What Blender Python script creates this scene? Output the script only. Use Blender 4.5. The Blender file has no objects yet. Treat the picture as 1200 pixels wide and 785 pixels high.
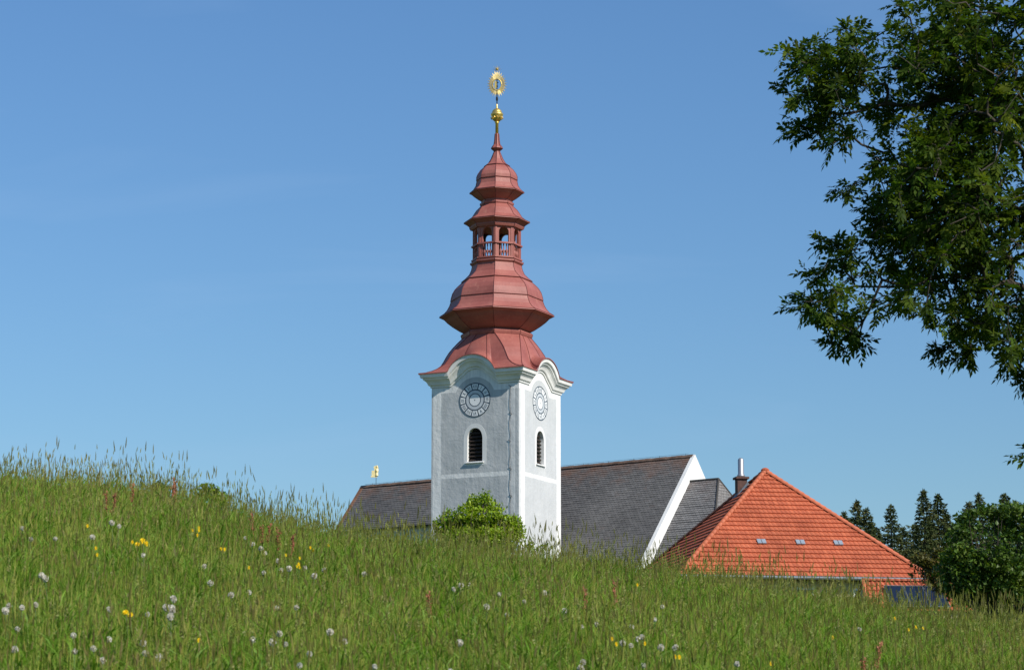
import bpy, math, random
import numpy as np
from mathutils import Vector, Matrix
from mathutils.geometry import tessellate_polygon
R = math.radians
random.seed(7); rng = np.random.default_rng(7)
SC = bpy.context.scene
COL = SC.collection

# ------------------------------------------------------------------ camera
F = 3000.0; HOR = 930.0; CX = 600.0; CY = 392.5; EYE = 1.7
PITCH = math.atan((HOR-CY)/F)
cam = bpy.data.cameras.new('camera'); co = bpy.data.objects.new('camera', cam); COL.objects.link(co)
co.location = (0, 0, EYE); co.rotation_euler = (math.pi/2+PITCH, 0, 0)
cam.sensor_width = 36; cam.lens = 90; cam.clip_start = 0.3; cam.clip_end = 9000
cam.dof.use_dof = True; cam.dof.focus_distance = 140; cam.dof.aperture_fstop = 8
SC.camera = co

# ------------------------------------------------------------------ light
SUN_EL = R(38); SUN_H = (0.732, -0.682)           # towards the sun, x right / y away
w = bpy.data.worlds.new('World'); SC.world = w; w.use_nodes = True
nt = w.node_tree; nt.nodes.clear()
wo = nt.nodes.new('ShaderNodeOutputWorld'); bg = nt.nodes.new('ShaderNodeBackground')
sk = nt.nodes.new('ShaderNodeTexSky'); sk.sky_type = 'NISHITA'; sk.sun_disc = False
sk.sun_elevation = SUN_EL; sk.sun_rotation = math.atan2(SUN_H[0], SUN_H[1])
sk.altitude = 0; sk.air_density = 1.5; sk.dust_density = 0.0; sk.ozone_density = 5.0
tn = nt.nodes.new('ShaderNodeMix'); tn.data_type = 'RGBA'; tn.blend_type = 'MULTIPLY'; tn.inputs[0].default_value = 1
tn.inputs[7].default_value = (.575, .767, 1.01, 1); nt.links.new(sk.outputs[0], tn.inputs[6])
wc = nt.nodes.new('ShaderNodeTexCoord'); wm = nt.nodes.new('ShaderNodeMapping'); wm.inputs['Scale'].default_value = (5, 5, 34); wm.inputs['Rotation'].default_value = (0, .05, 0)
wn = nt.nodes.new('ShaderNodeTexNoise'); wn.inputs['Scale'].default_value = 1.0; wn.inputs['Detail'].default_value = 6; wn.inputs['Distortion'].default_value = .6
wr = nt.nodes.new('ShaderNodeMapRange'); wr.inputs[1].default_value = .56; wr.inputs[2].default_value = .80; wr.inputs[3].default_value = 0; wr.inputs[4].default_value = .16
cl = nt.nodes.new('ShaderNodeMix'); cl.data_type = 'RGBA'; cl.inputs[7].default_value = (3.6, 5.2, 7.6, 1)   # faint cirrus
nt.links.new(wc.outputs['Generated'], wm.inputs[0]); nt.links.new(wm.outputs[0], wn.inputs['Vector']); nt.links.new(wn.outputs[0], wr.inputs[0])
nt.links.new(wr.outputs[0], cl.inputs[0]); nt.links.new(tn.outputs[2], cl.inputs[6]); nt.links.new(cl.outputs[2], bg.inputs[0]); bg.inputs[1].default_value = 0.101
nt.links.new(bg.outputs[0], wo.inputs[0])
sl = bpy.data.lights.new('sun', 'SUN'); so = bpy.data.objects.new('sun', sl); COL.objects.link(so)
sl.energy = 5.0; sl.angle = R(0.53); sl.color = (1.0, 0.95, 0.87)
sd = Vector((SUN_H[0]*math.cos(SUN_EL), SUN_H[1]*math.cos(SUN_EL), math.sin(SUN_EL)))
so.rotation_euler = sd.to_track_quat('Z', 'Y').to_euler(); so.location = (30, -20, 40)
SC.view_settings.view_transform = 'Standard'; SC.view_settings.look = 'None'
SC.view_settings.exposure = 0.12; SC.view_settings.gamma = 1.0
SC.render.engine = 'CYCLES'
SC.cycles.max_bounces = 6; SC.cycles.transparent_max_bounces = 6

def P(px, py, Y):
    """the place on the line of sight through a photo pixel, Y metres ahead"""
    x = (px-CX)/F; yv = (CY-py)/F
    dy = math.cos(PITCH)-yv*math.sin(PITCH); dz = math.sin(PITCH)+yv*math.cos(PITCH)
    k = Y/dy
    return Vector((x*k, Y, dz*k+EYE))

# ------------------------------------------------------------------ helpers
def tag(o, label=None, cat=None, group=None, kind=None):
    if label: o['label'] = label
    if cat: o['category'] = cat
    if group: o['group'] = group
    if kind: o['kind'] = kind
    return o
def empty(name, loc=(0, 0, 0), rz=0):
    o = bpy.data.objects.new(name, None); COL.objects.link(o)
    o.location = loc; o.rotation_euler = (0, 0, rz); o.empty_display_size = 0.5
    return o
class MB:
    def __init__(s): s.v = []; s.f = []; s.uv = []; s.mi = []; s.col = []
    def add(s, vs, fs, uv=None, mi=0, col=None):
        b = len(s.v); s.v += [tuple(v) for v in vs]
        for f in fs:
            s.f.append([b+i for i in f]); s.mi.append(mi)
        s.uv += [tuple(u) for u in uv] if uv is not None else [(0, 0)]*len(vs)
        s.col += [col if col is not None else (1, 1, 1)]*len(vs)
    def box(s, c, d, M=None, mi=0):
        x, y, z = c; a, b, h = d[0]/2, d[1]/2, d[2]/2
        vs = [Vector((x+i*a, y+j*b, z+k*h)) for k in (-1, 1) for j in (-1, 1) for i in (-1, 1)]
        if M is not None: vs = [M @ v for v in vs]
        s.add(vs, [(0, 2, 3, 1), (4, 5, 7, 6), (0, 1, 5, 4), (2, 6, 7, 3), (0, 4, 6, 2), (1, 3, 7, 5)], mi=mi)
    def tube(s, pts, rad, n=6, cap=True, mi=0):
        pts = [Vector(p) for p in pts]
        if not hasattr(rad, '__len__'): rad = [rad]*len(pts)
        vs = []; fs = []
        t0 = (pts[1]-pts[0]).normalized()
        ref = Vector((0, 0, 1)) if abs(t0.z) < .9 else Vector((1, 0, 0))
        for i, p in enumerate(pts):
            t = (pts[min(i+1, len(pts)-1)]-pts[max(i-1, 0)]).normalized()
            a = t.cross(ref)
            if a.length < 1e-4: a = t.cross(Vector((0, 1, 0)))
            a.normalize(); b = t.cross(a)
            for k in range(n):
                q = 2*math.pi*k/n
                vs.append(p+(a*math.cos(q)+b*math.sin(q))*rad[i])
        for i in range(len(pts)-1):
            for k in range(n):
                fs.append((i*n+k, i*n+(k+1) % n, (i+1)*n+(k+1) % n, (i+1)*n+k))
        if cap:
            fs.append(tuple(range(n))[::-1]); fs.append(tuple((len(pts)-1)*n+k for k in range(n)))
        s.add(vs, fs, mi=mi)
    def lathe(s, prof, n=8, ph=math.pi/8, c=(0, 0), cap=True, mi=0):
        """prof: (radius, z) from bottom to top; ring uv = metres"""
        vs = []; fs = []; uv = []
        L = 0
        for i, (r, z) in enumerate(prof):
            if i: L += math.hypot(r-prof[i-1][0], z-prof[i-1][1])
            for k in range(n):
                q = ph+2*math.pi*k/n
                vs.append((c[0]+r*math.cos(q), c[1]+r*math.sin(q), z)); uv.append((k*1.0, L))
        for i in range(len(prof)-1):
            for k in range(n):
                fs.append((i*n+k, i*n+(k+1) % n, (i+1)*n+(k+1) % n, (i+1)*n+k))
        if cap:
            fs.append(tuple(range(n))[::-1]); fs.append(tuple((len(prof)-1)*n+k for k in range(n)))
        s.add(vs, fs, uv, mi)
    def build(s, name, mats, parent=None, smooth=False, loc=None):
        me = bpy.data.meshes.new(name); me.from_pydata(s.v, [], s.f)
        ul = me.uv_layers.new(name='UVMap')
        li = np.empty(len(me.loops), dtype=np.int32); me.loops.foreach_get('vertex_index', li)
        uva = np.array(s.uv, dtype=np.float32)[li]; ul.data.foreach_set('uv', uva.ravel())
        ca = me.color_attributes.new('tint', 'FLOAT_COLOR', 'POINT')
        c = np.ones((len(s.v), 4), dtype=np.float32); c[:, :3] = np.array(s.col, dtype=np.float32)
        ca.data.foreach_set('color', c.ravel())
        if not isinstance(mats, (list, tuple)): mats = [mats]
        for m in mats: me.materials.append(m)
        me.polygons.foreach_set('material_index', np.array(s.mi, dtype=np.int32))
        me.polygons.foreach_set('use_smooth', np.full(len(s.f), smooth))
        me.update()
        o = bpy.data.objects.new(name, me); COL.objects.link(o)
        if parent: o.parent = parent
        if loc: o.location = loc
        return o
def np_mesh(name, v, faces, mat, parent=None, col=None, smooth=False):
    """v (N,3), faces (M,k) arrays"""
    k = faces.shape[1]; me = bpy.data.meshes.new(name)
    me.vertices.add(len(v)); me.vertices.foreach_set('co', v.astype(np.float32).ravel())
    me.loops.add(faces.size); me.loops.foreach_set('vertex_index', faces.astype(np.int32).ravel())
    me.polygons.add(len(faces)); me.polygons.foreach_set('loop_start', np.arange(0, faces.size, k, dtype=np.int32))
    me.polygons.foreach_set('use_smooth', np.full(len(faces), smooth))
    if col is not None:
        ca = me.color_attributes.new('tint', 'FLOAT_COLOR', 'POINT')
        c = np.ones((len(v), 4), dtype=np.float32); c[:, :3] = col
        ca.data.foreach_set('color', c.ravel())
    me.materials.append(mat); me.update(calc_edges=True); me.validate()
    o = bpy.data.objects.new(name, me)
    if parent != 'none':
        COL.objects.link(o)
        if parent: o.parent = parent
    return o

# ------------------------------------------------------------------ materials
class Mat:
    def __init__(s, name, rough=.8, spec=.3, metal=0):
        s.m = bpy.data.materials.new(name); s.m.use_nodes = True
        s.t = s.m.node_tree; s.b = s.t.nodes['Principled BSDF']
        s.b.inputs['Roughness'].default_value = rough
        s.b.inputs['Specular IOR Level'].default_value = spec
        s.b.inputs['Metallic'].default_value = metal
        s._c = None
    def n(s, typ, **kw):
        nd = s.t.nodes.new('ShaderNode'+typ)
        for k, v in kw.items(): setattr(nd, k, v)
        return nd
    def l(s, a, b): s.t.links.new(a, b)
    def coord(s, which='Object'):
        return s.n('TexCoord').outputs[which]
    def mapping(s, vec, scale=(1, 1, 1), loc=(0, 0, 0)):
        mp = s.n('Mapping'); mp.inputs['Scale'].default_value = scale; mp.inputs['Location'].default_value = loc
        s.l(vec, mp.inputs['Vector']); return mp.outputs[0]
    def noise(s, vec, scale, detail=4, rough=.6):
        q = s.n('TexNoise'); q.inputs['Scale'].default_value = scale; q.inputs['Detail'].default_value = detail
        q.inputs['Roughness'].default_value = rough
        if vec is not None: s.l(vec, q.inputs['Vector'])
        return q.outputs['Fac']
    def ramp(s, fac, stops):
        r = s.n('ValToRGB'); e = r.color_ramp.elements
        while len(e) < len(stops): e.new(.5)
        for el, (p, c) in zip(e, stops):
            el.position = p; el.color = (*c, 1) if len(c) == 3 else c
        s.l(fac, r.inputs[0]); return r.outputs[0]
    def mix(s, fac, a, b, mode='MIX'):
        x = s.n('Mix', data_type='RGBA', blend_type=mode)
        for sock, val in ((x.inputs[0], fac), (x.inputs[6], a), (x.inputs[7], b)):
            if hasattr(val, 'is_linked'): s.l(val, sock)
            elif isinstance(val, (tuple, list)): sock.default_value = (*val, 1) if len(val) == 3 else val
            else: sock.default_value = val
        return x.outputs[2]
    def math(s, op, a, b=0.0, c=None, clamp=False):
        x = s.n('Math', operation=op); x.use_clamp = clamp
        for i, val in enumerate((a, b, c)):
            if val is None: continue
            if hasattr(val, 'is_linked'): s.l(val, x.inputs[i])
            else: x.inputs[i].default_value = val
        return x.outputs[0]
    def base(s, c):
        if hasattr(c, 'is_linked'): s.l(c, s.b.inputs['Base Color'])
        else: s.b.inputs['Base Color'].default_value = (*c, 1)
    def bump(s, h, strength=.3, dist=.02):
        b = s.n('Bump'); b.inputs['Strength'].default_value = strength; b.inputs['Distance'].default_value = dist
        s.l(h, b.inputs['Height']); s.l(b.outputs[0], s.b.inputs['Normal'])
G1 = lambda g: (g, g, g)

def leaf_mat(name, cols, trans=.35, rough=.5, tint=True, trcol=(1.2, 1.25, .5), spec=.3):
    """foliage: colour varied by position, per-leaf tint, light coming through"""
    M = Mat(name, rough, spec)
    gp = M.n('NewGeometry').outputs['Position']
    nz = M.noise(gp, .9 if name != 'meadow grass blades' else .55, 3 if name != 'meadow grass blades' else 6)
    c = M.ramp(nz, [(.3, cols[0]), (.52, cols[1]), (.72, cols[2])])
    if tint:
        at = M.n('Attribute'); at.attribute_name = 'tint'
        c = M.mix(1.0, c, at.outputs['Color'], 'MULTIPLY')
    M.base(c)
    tr = M.n('BsdfTranslucent'); mx = M.n('MixShader'); mx.inputs[0].default_value = trans
    tc = M.mix(1.0, c, trcol, 'MULTIPLY'); M.l(tc, tr.inputs[0])
    M.l(M.b.outputs[0], mx.inputs[1]); M.l(tr.outputs[0], mx.inputs[2])
    M.l(mx.outputs[0], M.t.nodes['Material Output'].inputs[0])
    return M.m

def flat(name, col, rough=.7, metal=0, spec=.3, var=.12, scale=6):
    M = Mat(name, rough, spec, metal); o = M.coord()
    nz = M.noise(o, scale, 4)
    M.base(M.ramp(nz, [(.3, tuple(c*(1-var) for c in col)), (.7, tuple(min(1, c*(1+var)) for c in col))]))
    M.bump(nz, .1, .01)
    return M.m

# painted plaster of the tower: grey fields, white bands following the uv of each face (metres)
W = 6.0
def plaster(name, kind, zc, zb):
    """zc: height of the clock, zb: height of the dividing band (both metres in uv)"""
    M = Mat(name, .92, .15)
    uvn = M.n('UVMap').outputs[0]
    ob = M.coord()
    wob = M.noise(uvn, 1.3, 3); wob2 = M.noise(M.mapping(uvn, loc=(7, 3, 0)), 1.3, 3)
    sp = M.n('SeparateXYZ'); M.l(uvn, sp.inputs[0])
    u = M.math('ADD', sp.outputs[0], M.math('MULTIPLY', M.math('SUBTRACT', wob, .5), .10))
    v = M.math('ADD', sp.outputs[1], M.math('MULTIPLY', M.math('SUBTRACT', wob2, .5), .10))
    def band(x, a, b, soft=.02):     # 1 inside a..b
        lo = M.math('SMOOTH_MIN', M.math('MULTIPLY', M.math('SUBTRACT', x, a), 1/soft), 1.0, .1)
        hi = M.math('SMOOTH_MIN', M.math('MULTIPLY', M.math('SUBTRACT', b, x), 1/soft), 1.0, .1)
        return M.math('MINIMUM', M.math('MAXIMUM', lo, 0, clamp=True), M.math('MAXIMUM', hi, 0, clamp=True))
    mx = lambda a, b: M.math('MAXIMUM', a, b)
    if kind == 'left':
        wt = band(u, -2.9, -2.32)
        wt = mx(wt, M.math('MULTIPLY', band(u, 2.24, 2.72), .45))
        wt = mx(wt, band(u, 2.22, 2.34)); wt = mx(wt, M.math('MULTIPLY', band(u, 2.64, 2.74), .8))
        wt = mx(wt, M.math('MULTIPLY', band(u, 2.9, 3.2), .5))
        inner = (-2.32, 2.22)
    else:
        wt = band(u, -3.2, -2.93); wt = mx(wt, band(u, -2.80, -2.18)); wt = mx(wt, band(u, 2.35, 3.2))
        inner = (-2.18, 2.35)
    wt = mx(wt, M.math('MULTIPLY', band(v, zb-.14, zb+.14), band(u, inner[0], inner[1])))
    # white frieze above the fields, the field arching up round the clock
    du = M.math('POWER', u, 2.0); dv = M.math('POWER', M.math('SUBTRACT', v, zc), 2.0)
    dist = M.math('SQRT', M.math('ADD', du, dv))
    outside = M.math('GREATER_THAN', dist, 1.42)
    above = M.math('GREATER_THAN', v, zc+.55)
    wt = mx(wt, M.math('MULTIPLY', outside, above))
    grime = M.noise(ob, .8, 6, .65); streak = M.noise(M.mapping(ob, scale=(3, 3, .35)), 1.6, 5, .6)
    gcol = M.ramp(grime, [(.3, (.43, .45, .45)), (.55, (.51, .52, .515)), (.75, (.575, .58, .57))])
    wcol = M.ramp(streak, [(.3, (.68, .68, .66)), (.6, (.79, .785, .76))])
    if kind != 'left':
        gcol = M.ramp(grime, [(.3, (.50, .515, .515)), (.6, (.555, .565, .56)), (.8, (.61, .615, .605))])  # same grey paint, made paler: stronger sunlight put into the colour
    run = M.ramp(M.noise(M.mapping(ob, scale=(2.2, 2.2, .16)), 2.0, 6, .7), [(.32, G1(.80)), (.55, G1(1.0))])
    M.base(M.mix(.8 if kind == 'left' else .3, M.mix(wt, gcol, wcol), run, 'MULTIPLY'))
    h = M.math('ADD', M.noise(ob, 2.2, 5, .6), M.math('MULTIPLY', M.noise(ob, 11, 3), .25))
    M.bump(h, .28, .12)
    return M.m

m_white = flat('white lime plaster', (.72, .715, .69), .9, var=.08, scale=1.5)
m_offwhite = flat('cream cornice paint', (.77, .755, .715), .85, var=.12, scale=1.2)
def red_paint():
    M = Mat('oxide red sheet metal paint', .55, .35); o = M.coord()
    a = M.noise(o, .7, 5, .6); b = M.noise(M.mapping(o, scale=(2.5, 2.5, .6)), 1.5, 5, .7)
    c = M.ramp(a, [(.3, (.26, .078, .062)), (.5, (.32, .102, .082)), (.72, (.37, .135, .105))])
    c = M.mix(M.ramp(b, [(.56, (0, 0, 0)), (.74, (.65, .65, .65))]), c, (.43, .185, .135))
    st = M.noise(M.mapping(o, scale=(4, 4, .3), loc=(3, 1, 5)), 1.4, 5, .7)
    c = M.mix(M.ramp(st, [(.58, (0, 0, 0)), (.78, (.6, .6, .6))]), c, (.17, .05, .045))
    M.base(c); M.bump(M.noise(o, 2.0, 4), .35, .06); return M.m
m_red = red_paint()
m_reddark = flat('dark red folded seam', (.15, .038, .033), .6)
def gold():
    M = Mat('gilded metal', .38, .5, .85); M.base((.90, .62, .17)); M.bump(M.noise(M.coord(), 9, 3), .25, .03); return M.m
m_gold = gold()
m_palegold = flat('pale gilded sheet', (.90, .74, .36), .5, .35)
m_iron = flat('dark iron', (.045, .045, .05), .5, .5)
m_louvreshade = flat('dark brown louvre wood and lantern shade', (.035, .025, .02), .8)  # wood of the louvres; also painted shade on lantern inner walls and ceiling
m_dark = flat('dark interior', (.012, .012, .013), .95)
m_clockpale = flat('pale clock paint', (.76, .77, .76), .85, var=.06)
m_clockline = flat('blue grey clock paint', (.075, .105, .135), .85, var=.15)
m_clockmid = flat('mid grey clock paint', (.52, .55, .57), .85, var=.1)

def slate(name, light=1.0, rust=.5):
    M = Mat(name, .75, .25); uv = M.n('UVMap').outputs[0]
    br = M.n('TexBrick'); M.l(uv, br.inputs['Vector'])
    br.inputs['Scale'].default_value = 1; br.inputs['Brick Width'].default_value = .28; br.inputs['Row Height'].default_value = .19
    br.inputs['Mortar Size'].default_value = .012; br.inputs['Mortar Smooth'].default_value = .3
    br.inputs['Color1'].default_value = (*[.118*light*k for k in (1.0, .97, .94)], 1)
    br.inputs['Color2'].default_value = (*[.160*light*k for k in (1.0, .965, .93)], 1)
    br.inputs['Mortar'].default_value = (.03, .028, .027, 1)
    o = M.coord()
    c = M.mix(.8, br.outputs[0], M.ramp(M.noise(o, .35, 5, .65), [(.3, G1(.75)), (.7, G1(1.25))]), 'MULTIPLY')
    # lichen: orange patches gathered along the ridge (v = 0 there)
    sp = M.n('SeparateXYZ'); M.l(uv, sp.inputs[0])
    near = M.math('SUBTRACT', 1.0, M.math('MULTIPLY', M.math('ABSOLUTE', sp.outputs[1]), .42), clamp=True)
    ln = M.noise(M.mapping(o, scale=(1, 1, 1.4)), .9, 6, .7)
    k = M.math('MULTIPLY', M.math('ADD', M.math('MULTIPLY', near, .32), M.math('SUBTRACT', ln, .58)), 4.5*rust, clamp=True)
    c = M.mix(k, c, (.22, .095, .045))
    sp2 = M.ramp(M.noise(o, 5.5, 3, .6), [(.66, (0, 0, 0)), (.72, (.5, .5, .5))])
    c = M.mix(M.math('MULTIPLY', sp2, .5), c, (.27, .25, .22))
    M.base(c); M.bump(br.outputs['Fac'], -.5, .02)
    return M.m
m_slate = slate('grey brown roof slates', 1.0, .32)
m_slate2 = slate('lighter grey roof slates', 1.35, .12)
def tilemat(name='orange clay tiles'):
    M = Mat(name, .62, .3); uv = M.n('UVMap').outputs[0]; o = M.coord()
    wn = M.n('TexWhiteNoise'); wn.noise_dimensions = '2D'
    fl = M.n('VectorMath', operation='FLOOR'); M.l(uv, fl.inputs[0]); M.l(fl.outputs[0], wn.inputs['Vector'])
    c = M.ramp(wn.outputs[0], [(0, (.40, .098, .045)), (.5, (.45, .115, .052)), (1, (.50, .135, .062))])
    c = M.mix(.7, c, M.ramp(M.noise(o, .5, 5, .6), [(.3, G1(.72)), (.7, G1(1.15))]), 'MULTIPLY')
    c = M.mix(M.ramp(M.noise(M.mapping(o, scale=(3, 3, .5)), 1.1, 6, .7), [(.6, (0, 0, 0)), (.8, (.5, .5, .5))]), c, (.26, .10, .06))
    M.base(c); M.bump(M.noise(o, 8, 3), .15, .01); return M.m
m_tile = tilemat()
m_zinc = flat('zinc gutter metal', (.14, .16, .18), .6, .3)
m_steel = flat('polished steel flue', (.40, .40, .41), .45, .7, var=.05)
m_brick = flat('dark brick chimney', (.10, .055, .045), .9, var=.3, scale=9)
m_ochre = flat('ochre house plaster', (.42, .36, .22), .9, var=.06, scale=1)
m_glass = flat('pale glass tiles', (.26, .30, .34), .12, 0, .6, .1)
m_solar = flat('dark solar glass', (.012, .018, .035), .12, 0, .6, .1)
m_bark = flat('grey brown bark', (.055, .045, .034), .9, var=.4, scale=9)
m_barkd = flat('dark bark', (.055, .042, .032), .9, var=.4, scale=6)

# ------------------------------------------------------------------ terrain
CREST_PX = np.array([-900, -300, 0, 100, 200, 300, 400, 500, 600, 700, 800, 900, 1000, 1100, 1200, 1500, 2100])
CREST_PY = np.array([521, 554, 571, 575, 591, 613, 636, 645, 656, 669, 684, 700, 720, 736, 742, 755, 773])+24.0
def crestY(X): return 31+.35*np.clip(X, -12, 12)
def terrain(X, Y):
    X = np.asarray(X, float); Y = np.asarray(Y, float)
    Yc = crestY(X); px = 600+3000*X/Yc
    zc = Yc/3000*(HOR-np.interp(px, CREST_PX, CREST_PY))
    t = np.clip(Y/Yc, 0, None)
    s0 = -.02*t+2.42*t**2-1.4*t**3
    s1 = 1+.62*(t-1)-1.0*(t-1)**2
    z = -1.7+(zc+1.7)*np.where(t < 1, s0, s1)
    zf = np.interp(Y, [-500, 50, 80, 110, 150, 3500], [1.8, 1.8, 4.0, 6.5, 8.8, 9.5])
    k = np.clip((t-1.08)/(2.0-1.08), 0, 1); k = k*k*(3-2*k)
    z = np.where(t > 1.08, z*(1-k)+zf*k, z)
    z = z+.04*np.sin(X*1.7+Y*.6)*np.sin(Y*1.1-X*.5)*np.clip(Y/10, 0, 1)+.025*np.sin(X*3.9+1)*np.sin(Y*2.7)
    return z+EYE
def on_ground(px, py, h):
    """point h above the meadow seen at the pixel"""
    for Y in np.arange(9, 45, .1):
        p = P(px, py, Y)
        if terrain(p.x, Y)+h >= p.z:
            return Vector((p.x, Y, float(terrain(p.x, Y))))
    Y = 33.0; p = P(px, py, Y)
    return Vector((p.x, Y, float(terrain(p.x, Y))))

def ground():
    xs = np.concatenate([-np.geomspace(4000, 26, 30), np.arange(-25, 25.01, .5), np.geomspace(26, 4000, 30)])
    ys = np.concatenate([-np.geomspace(600, 2, 12), np.arange(0, 70, .5), np.arange(70, 200, 4), np.geomspace(200, 6000, 26)])
    XX, YY = np.meshgrid(xs, ys); ZZ = terrain(XX, YY)
    v = np.stack([XX.ravel(), YY.ravel(), ZZ.ravel()], 1)
    ny, nx = XX.shape; i = np.arange(ny*nx).reshape(ny, nx)
    f = np.stack([i[:-1, :-1].ravel(), i[:-1, 1:].ravel(), i[1:, 1:].ravel(), i[1:, :-1].ravel()], 1)
    M = Mat('meadow soil and sward', .95, .1); gp = M.n('NewGeometry').outputs['Position']
    M.base(M.ramp(M.noise(gp, 1.1, 6, .7), [(.3, (.035, .055, .014)), (.55, (.055, .085, .02)), (.75, (.085, .10, .03))]))
    M.bump(M.noise(gp, 9, 4), .6, .05)
    o = np_mesh('ground', v, f, M.m, smooth=True); tag(o, kind='structure')
ground()

# ------------------------------------------------------------------ church tower
A = R(26); TY = 158.0
TC = P(582, 500, TY); TZ = float(terrain(TC.x, TY))-.3
tower = empty('church_tower', (TC.x, TY, TZ), -A)
tag(tower, 'white and grey plastered church tower with painted clocks under a red tiered onion spire', 'church tower')
def hz(py): return P(582, py, TY).z-TZ            # height on the tower axis
def zl(py): return P(558, py, TY-2.7).z-TZ        # height on the near-left face
PXM = F/(TY*math.cos(PITCH)+22*math.sin(PITCH))   # pixels per metre at the tower
ZE = hz(443.5)                                    # roof edge
ZC = zl(468.6); ZB = zl(556.4)
ZW0, ZW1 = zl(540.5), zl(501.3)
HW = W/2

def extrude_holes(mb, outline, holes, depth, T, mi=0, mih=None, uvf=None, rim=True, mib=None):
    """outline/holes: lists of (s,h); slab from plane 0 to -depth, T maps (s,out,h) to a point"""
    rings = [outline]+holes
    tris = tessellate_polygon([[Vector((s, h, 0)) for s, h in r] for r in rings])
    flatp = [q for r in rings for q in r]
    uv = [uvf(s, h) if uvf else (s, h) for s, h in flatp]
    def orient(tr):
        a, b, c = [flatp[i] for i in tr]
        return tr if (b[0]-a[0])*(c[1]-a[1])-(b[1]-a[1])*(c[0]-a[0]) > 0 else tr[::-1]
    tris = [orient(t) for t in tris]
    mb.add([T(s, 0, h) for s, h in flatp], tris, uv, mi)
    mb.add([T(s, -depth, h) for s, h in flatp], [t[::-1] for t in tris], uv, mi if mib is None else mib)
    for j, r in enumerate(rings):
        if j == 0 and not rim: continue
        n = len(r)
        vs = [T(s, 0, h) for s, h in r]+[T(s, -depth, h) for s, h in r]
        fs = [(i, (i+1) % n, n+(i+1) % n, n+i) for i in range(n)]
        area = sum(r[i][0]*r[(i+1) % n][1]-r[(i+1) % n][0]*r[i][1] for i in range(n))
        if (area > 0) == (j == 0): fs = [f[::-1] for f in fs]
        mb.add(vs, fs, [(s, h) for s, h in r]*2, mi if (j == 0 or mih is None) else mih)
def face_T(k):
    """frame of tower face k: 0 near-left (-y), 1 right (+x), 2 back (+y), 3 far left (-x); s runs to the right seen from outside"""
    nrm = [(0, -1), (1, 0), (0, 1), (-1, 0)][k]; tg = [(1, 0), (0, 1), (-1, 0), (0, -1)][k]
    return lambda s, o, h, base=HW: Vector((tg[0]*s+nrm[0]*(base+o), tg[1]*s+nrm[1]*(base+o), h))
def arch_open(w, z0, z1, n=10, pointed=.62):
    """slightly pointed arched opening, counter-clockwise"""
    a = w/2; rise = a*1.25; zs = z1-rise
    pts = [(-a, z0), (a, z0)]
    for i in range(n+1):
        q = i/n*math.pi/2; pts.append((a*math.cos(q)**.85 if i < n else 0, zs+rise*math.sin(q)**1.05))
    for i in range(n-1, -1, -1):
        q = i/n*math.pi/2; pts.append((-a*math.cos(q)**.85, zs+rise*math.sin(q)**1.05))
    return pts
WWIN = 1.04
# arch of the eaves
AH = 1.0; AW = 1.62                               # rise and half width of the raised arc
def eave_path(nst=6, na=24):
    """half symmetric list of (s, dz, (ns, nh)) along a face from -1 to +1 (ends flagged)"""
    pts = [('L', 0, 0, 1)]
    for i in range(nst):
        s = -HW+(HW-AW)*(i+.5)/nst
        pts.append((s, 0, 0, 1))
    Rr = (AW**2+AH**2)/(2*AH)
    for i in range(na+1):
        q = -math.asin(min(1, AW/Rr))+2*math.asin(min(1, AW/Rr))*i/na
        s = Rr*math.sin(q); z = AH-Rr+Rr*math.cos(q)
        e = min(1, min(i, na-i)/2.5)
        pts.append((s, z, math.sin(q)*e, 1-(1-math.cos(q))*e))
    for i in range(nst-1, -1, -1):
        s = HW-(HW-AW)*(i+.5)/nst; pts.append((s, 0, 0, 1))
    pts.append(('R', 0, 0, 1))
    return pts
EP = eave_path()
def edge_point(k, j, o, d):
    """point on face k, path index j, o outwards and d below the roof edge"""
    s, z, ns, nh = EP[j]; T = face_T(k)
    if s == 'L': return T(-(HW+o), o, ZE-d)
    if s == 'R': return T(HW+o, o, ZE-d)
    return T(s-ns*d, o, ZE+z-nh*d)
CORN = [(.0, .84), (.10, .83), (.10, .72), (.22, .70), (.26, .66), (.32, .55), (.42, .45), (.56, .38), (.62, .36), (.62, .28), (.80, .24), (.86, .05), (.86, .0), (.78, .03), (.0, .8)]
# walls
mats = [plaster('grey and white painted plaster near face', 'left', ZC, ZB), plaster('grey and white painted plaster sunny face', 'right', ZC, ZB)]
wall = MB()
Rr = (AW**2+AH**2)/(2*AH)
for k in range(4):
    top = [(s, ZE+z-.85*nh) for s, z, ns, nh in EP[1:-1]]
    outline = [(-HW, -1.0), (HW, -1.0), (HW, ZE-.85)]+top[::-1]+[(-HW, ZE-.85)]
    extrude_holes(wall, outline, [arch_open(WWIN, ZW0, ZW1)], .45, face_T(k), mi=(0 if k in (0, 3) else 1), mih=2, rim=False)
wall.build('wall', mats+[m_white], tower)
cm = MB()
n = len(CORN)
for k in range(4):
    vs = []; fs = []
    for j in range(len(EP)):
        for (o, d) in CORN: vs.append(edge_point(k, j, o*.66, d))
    for j in range(len(EP)-1):
        for q in range(n-1):
            fs.append((j*n+q, (j+1)*n+q, (j+1)*n+q+1, j*n+q+1))
    cm.add(vs, fs)
cm.build('cornice', m_offwhite, tower)
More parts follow.
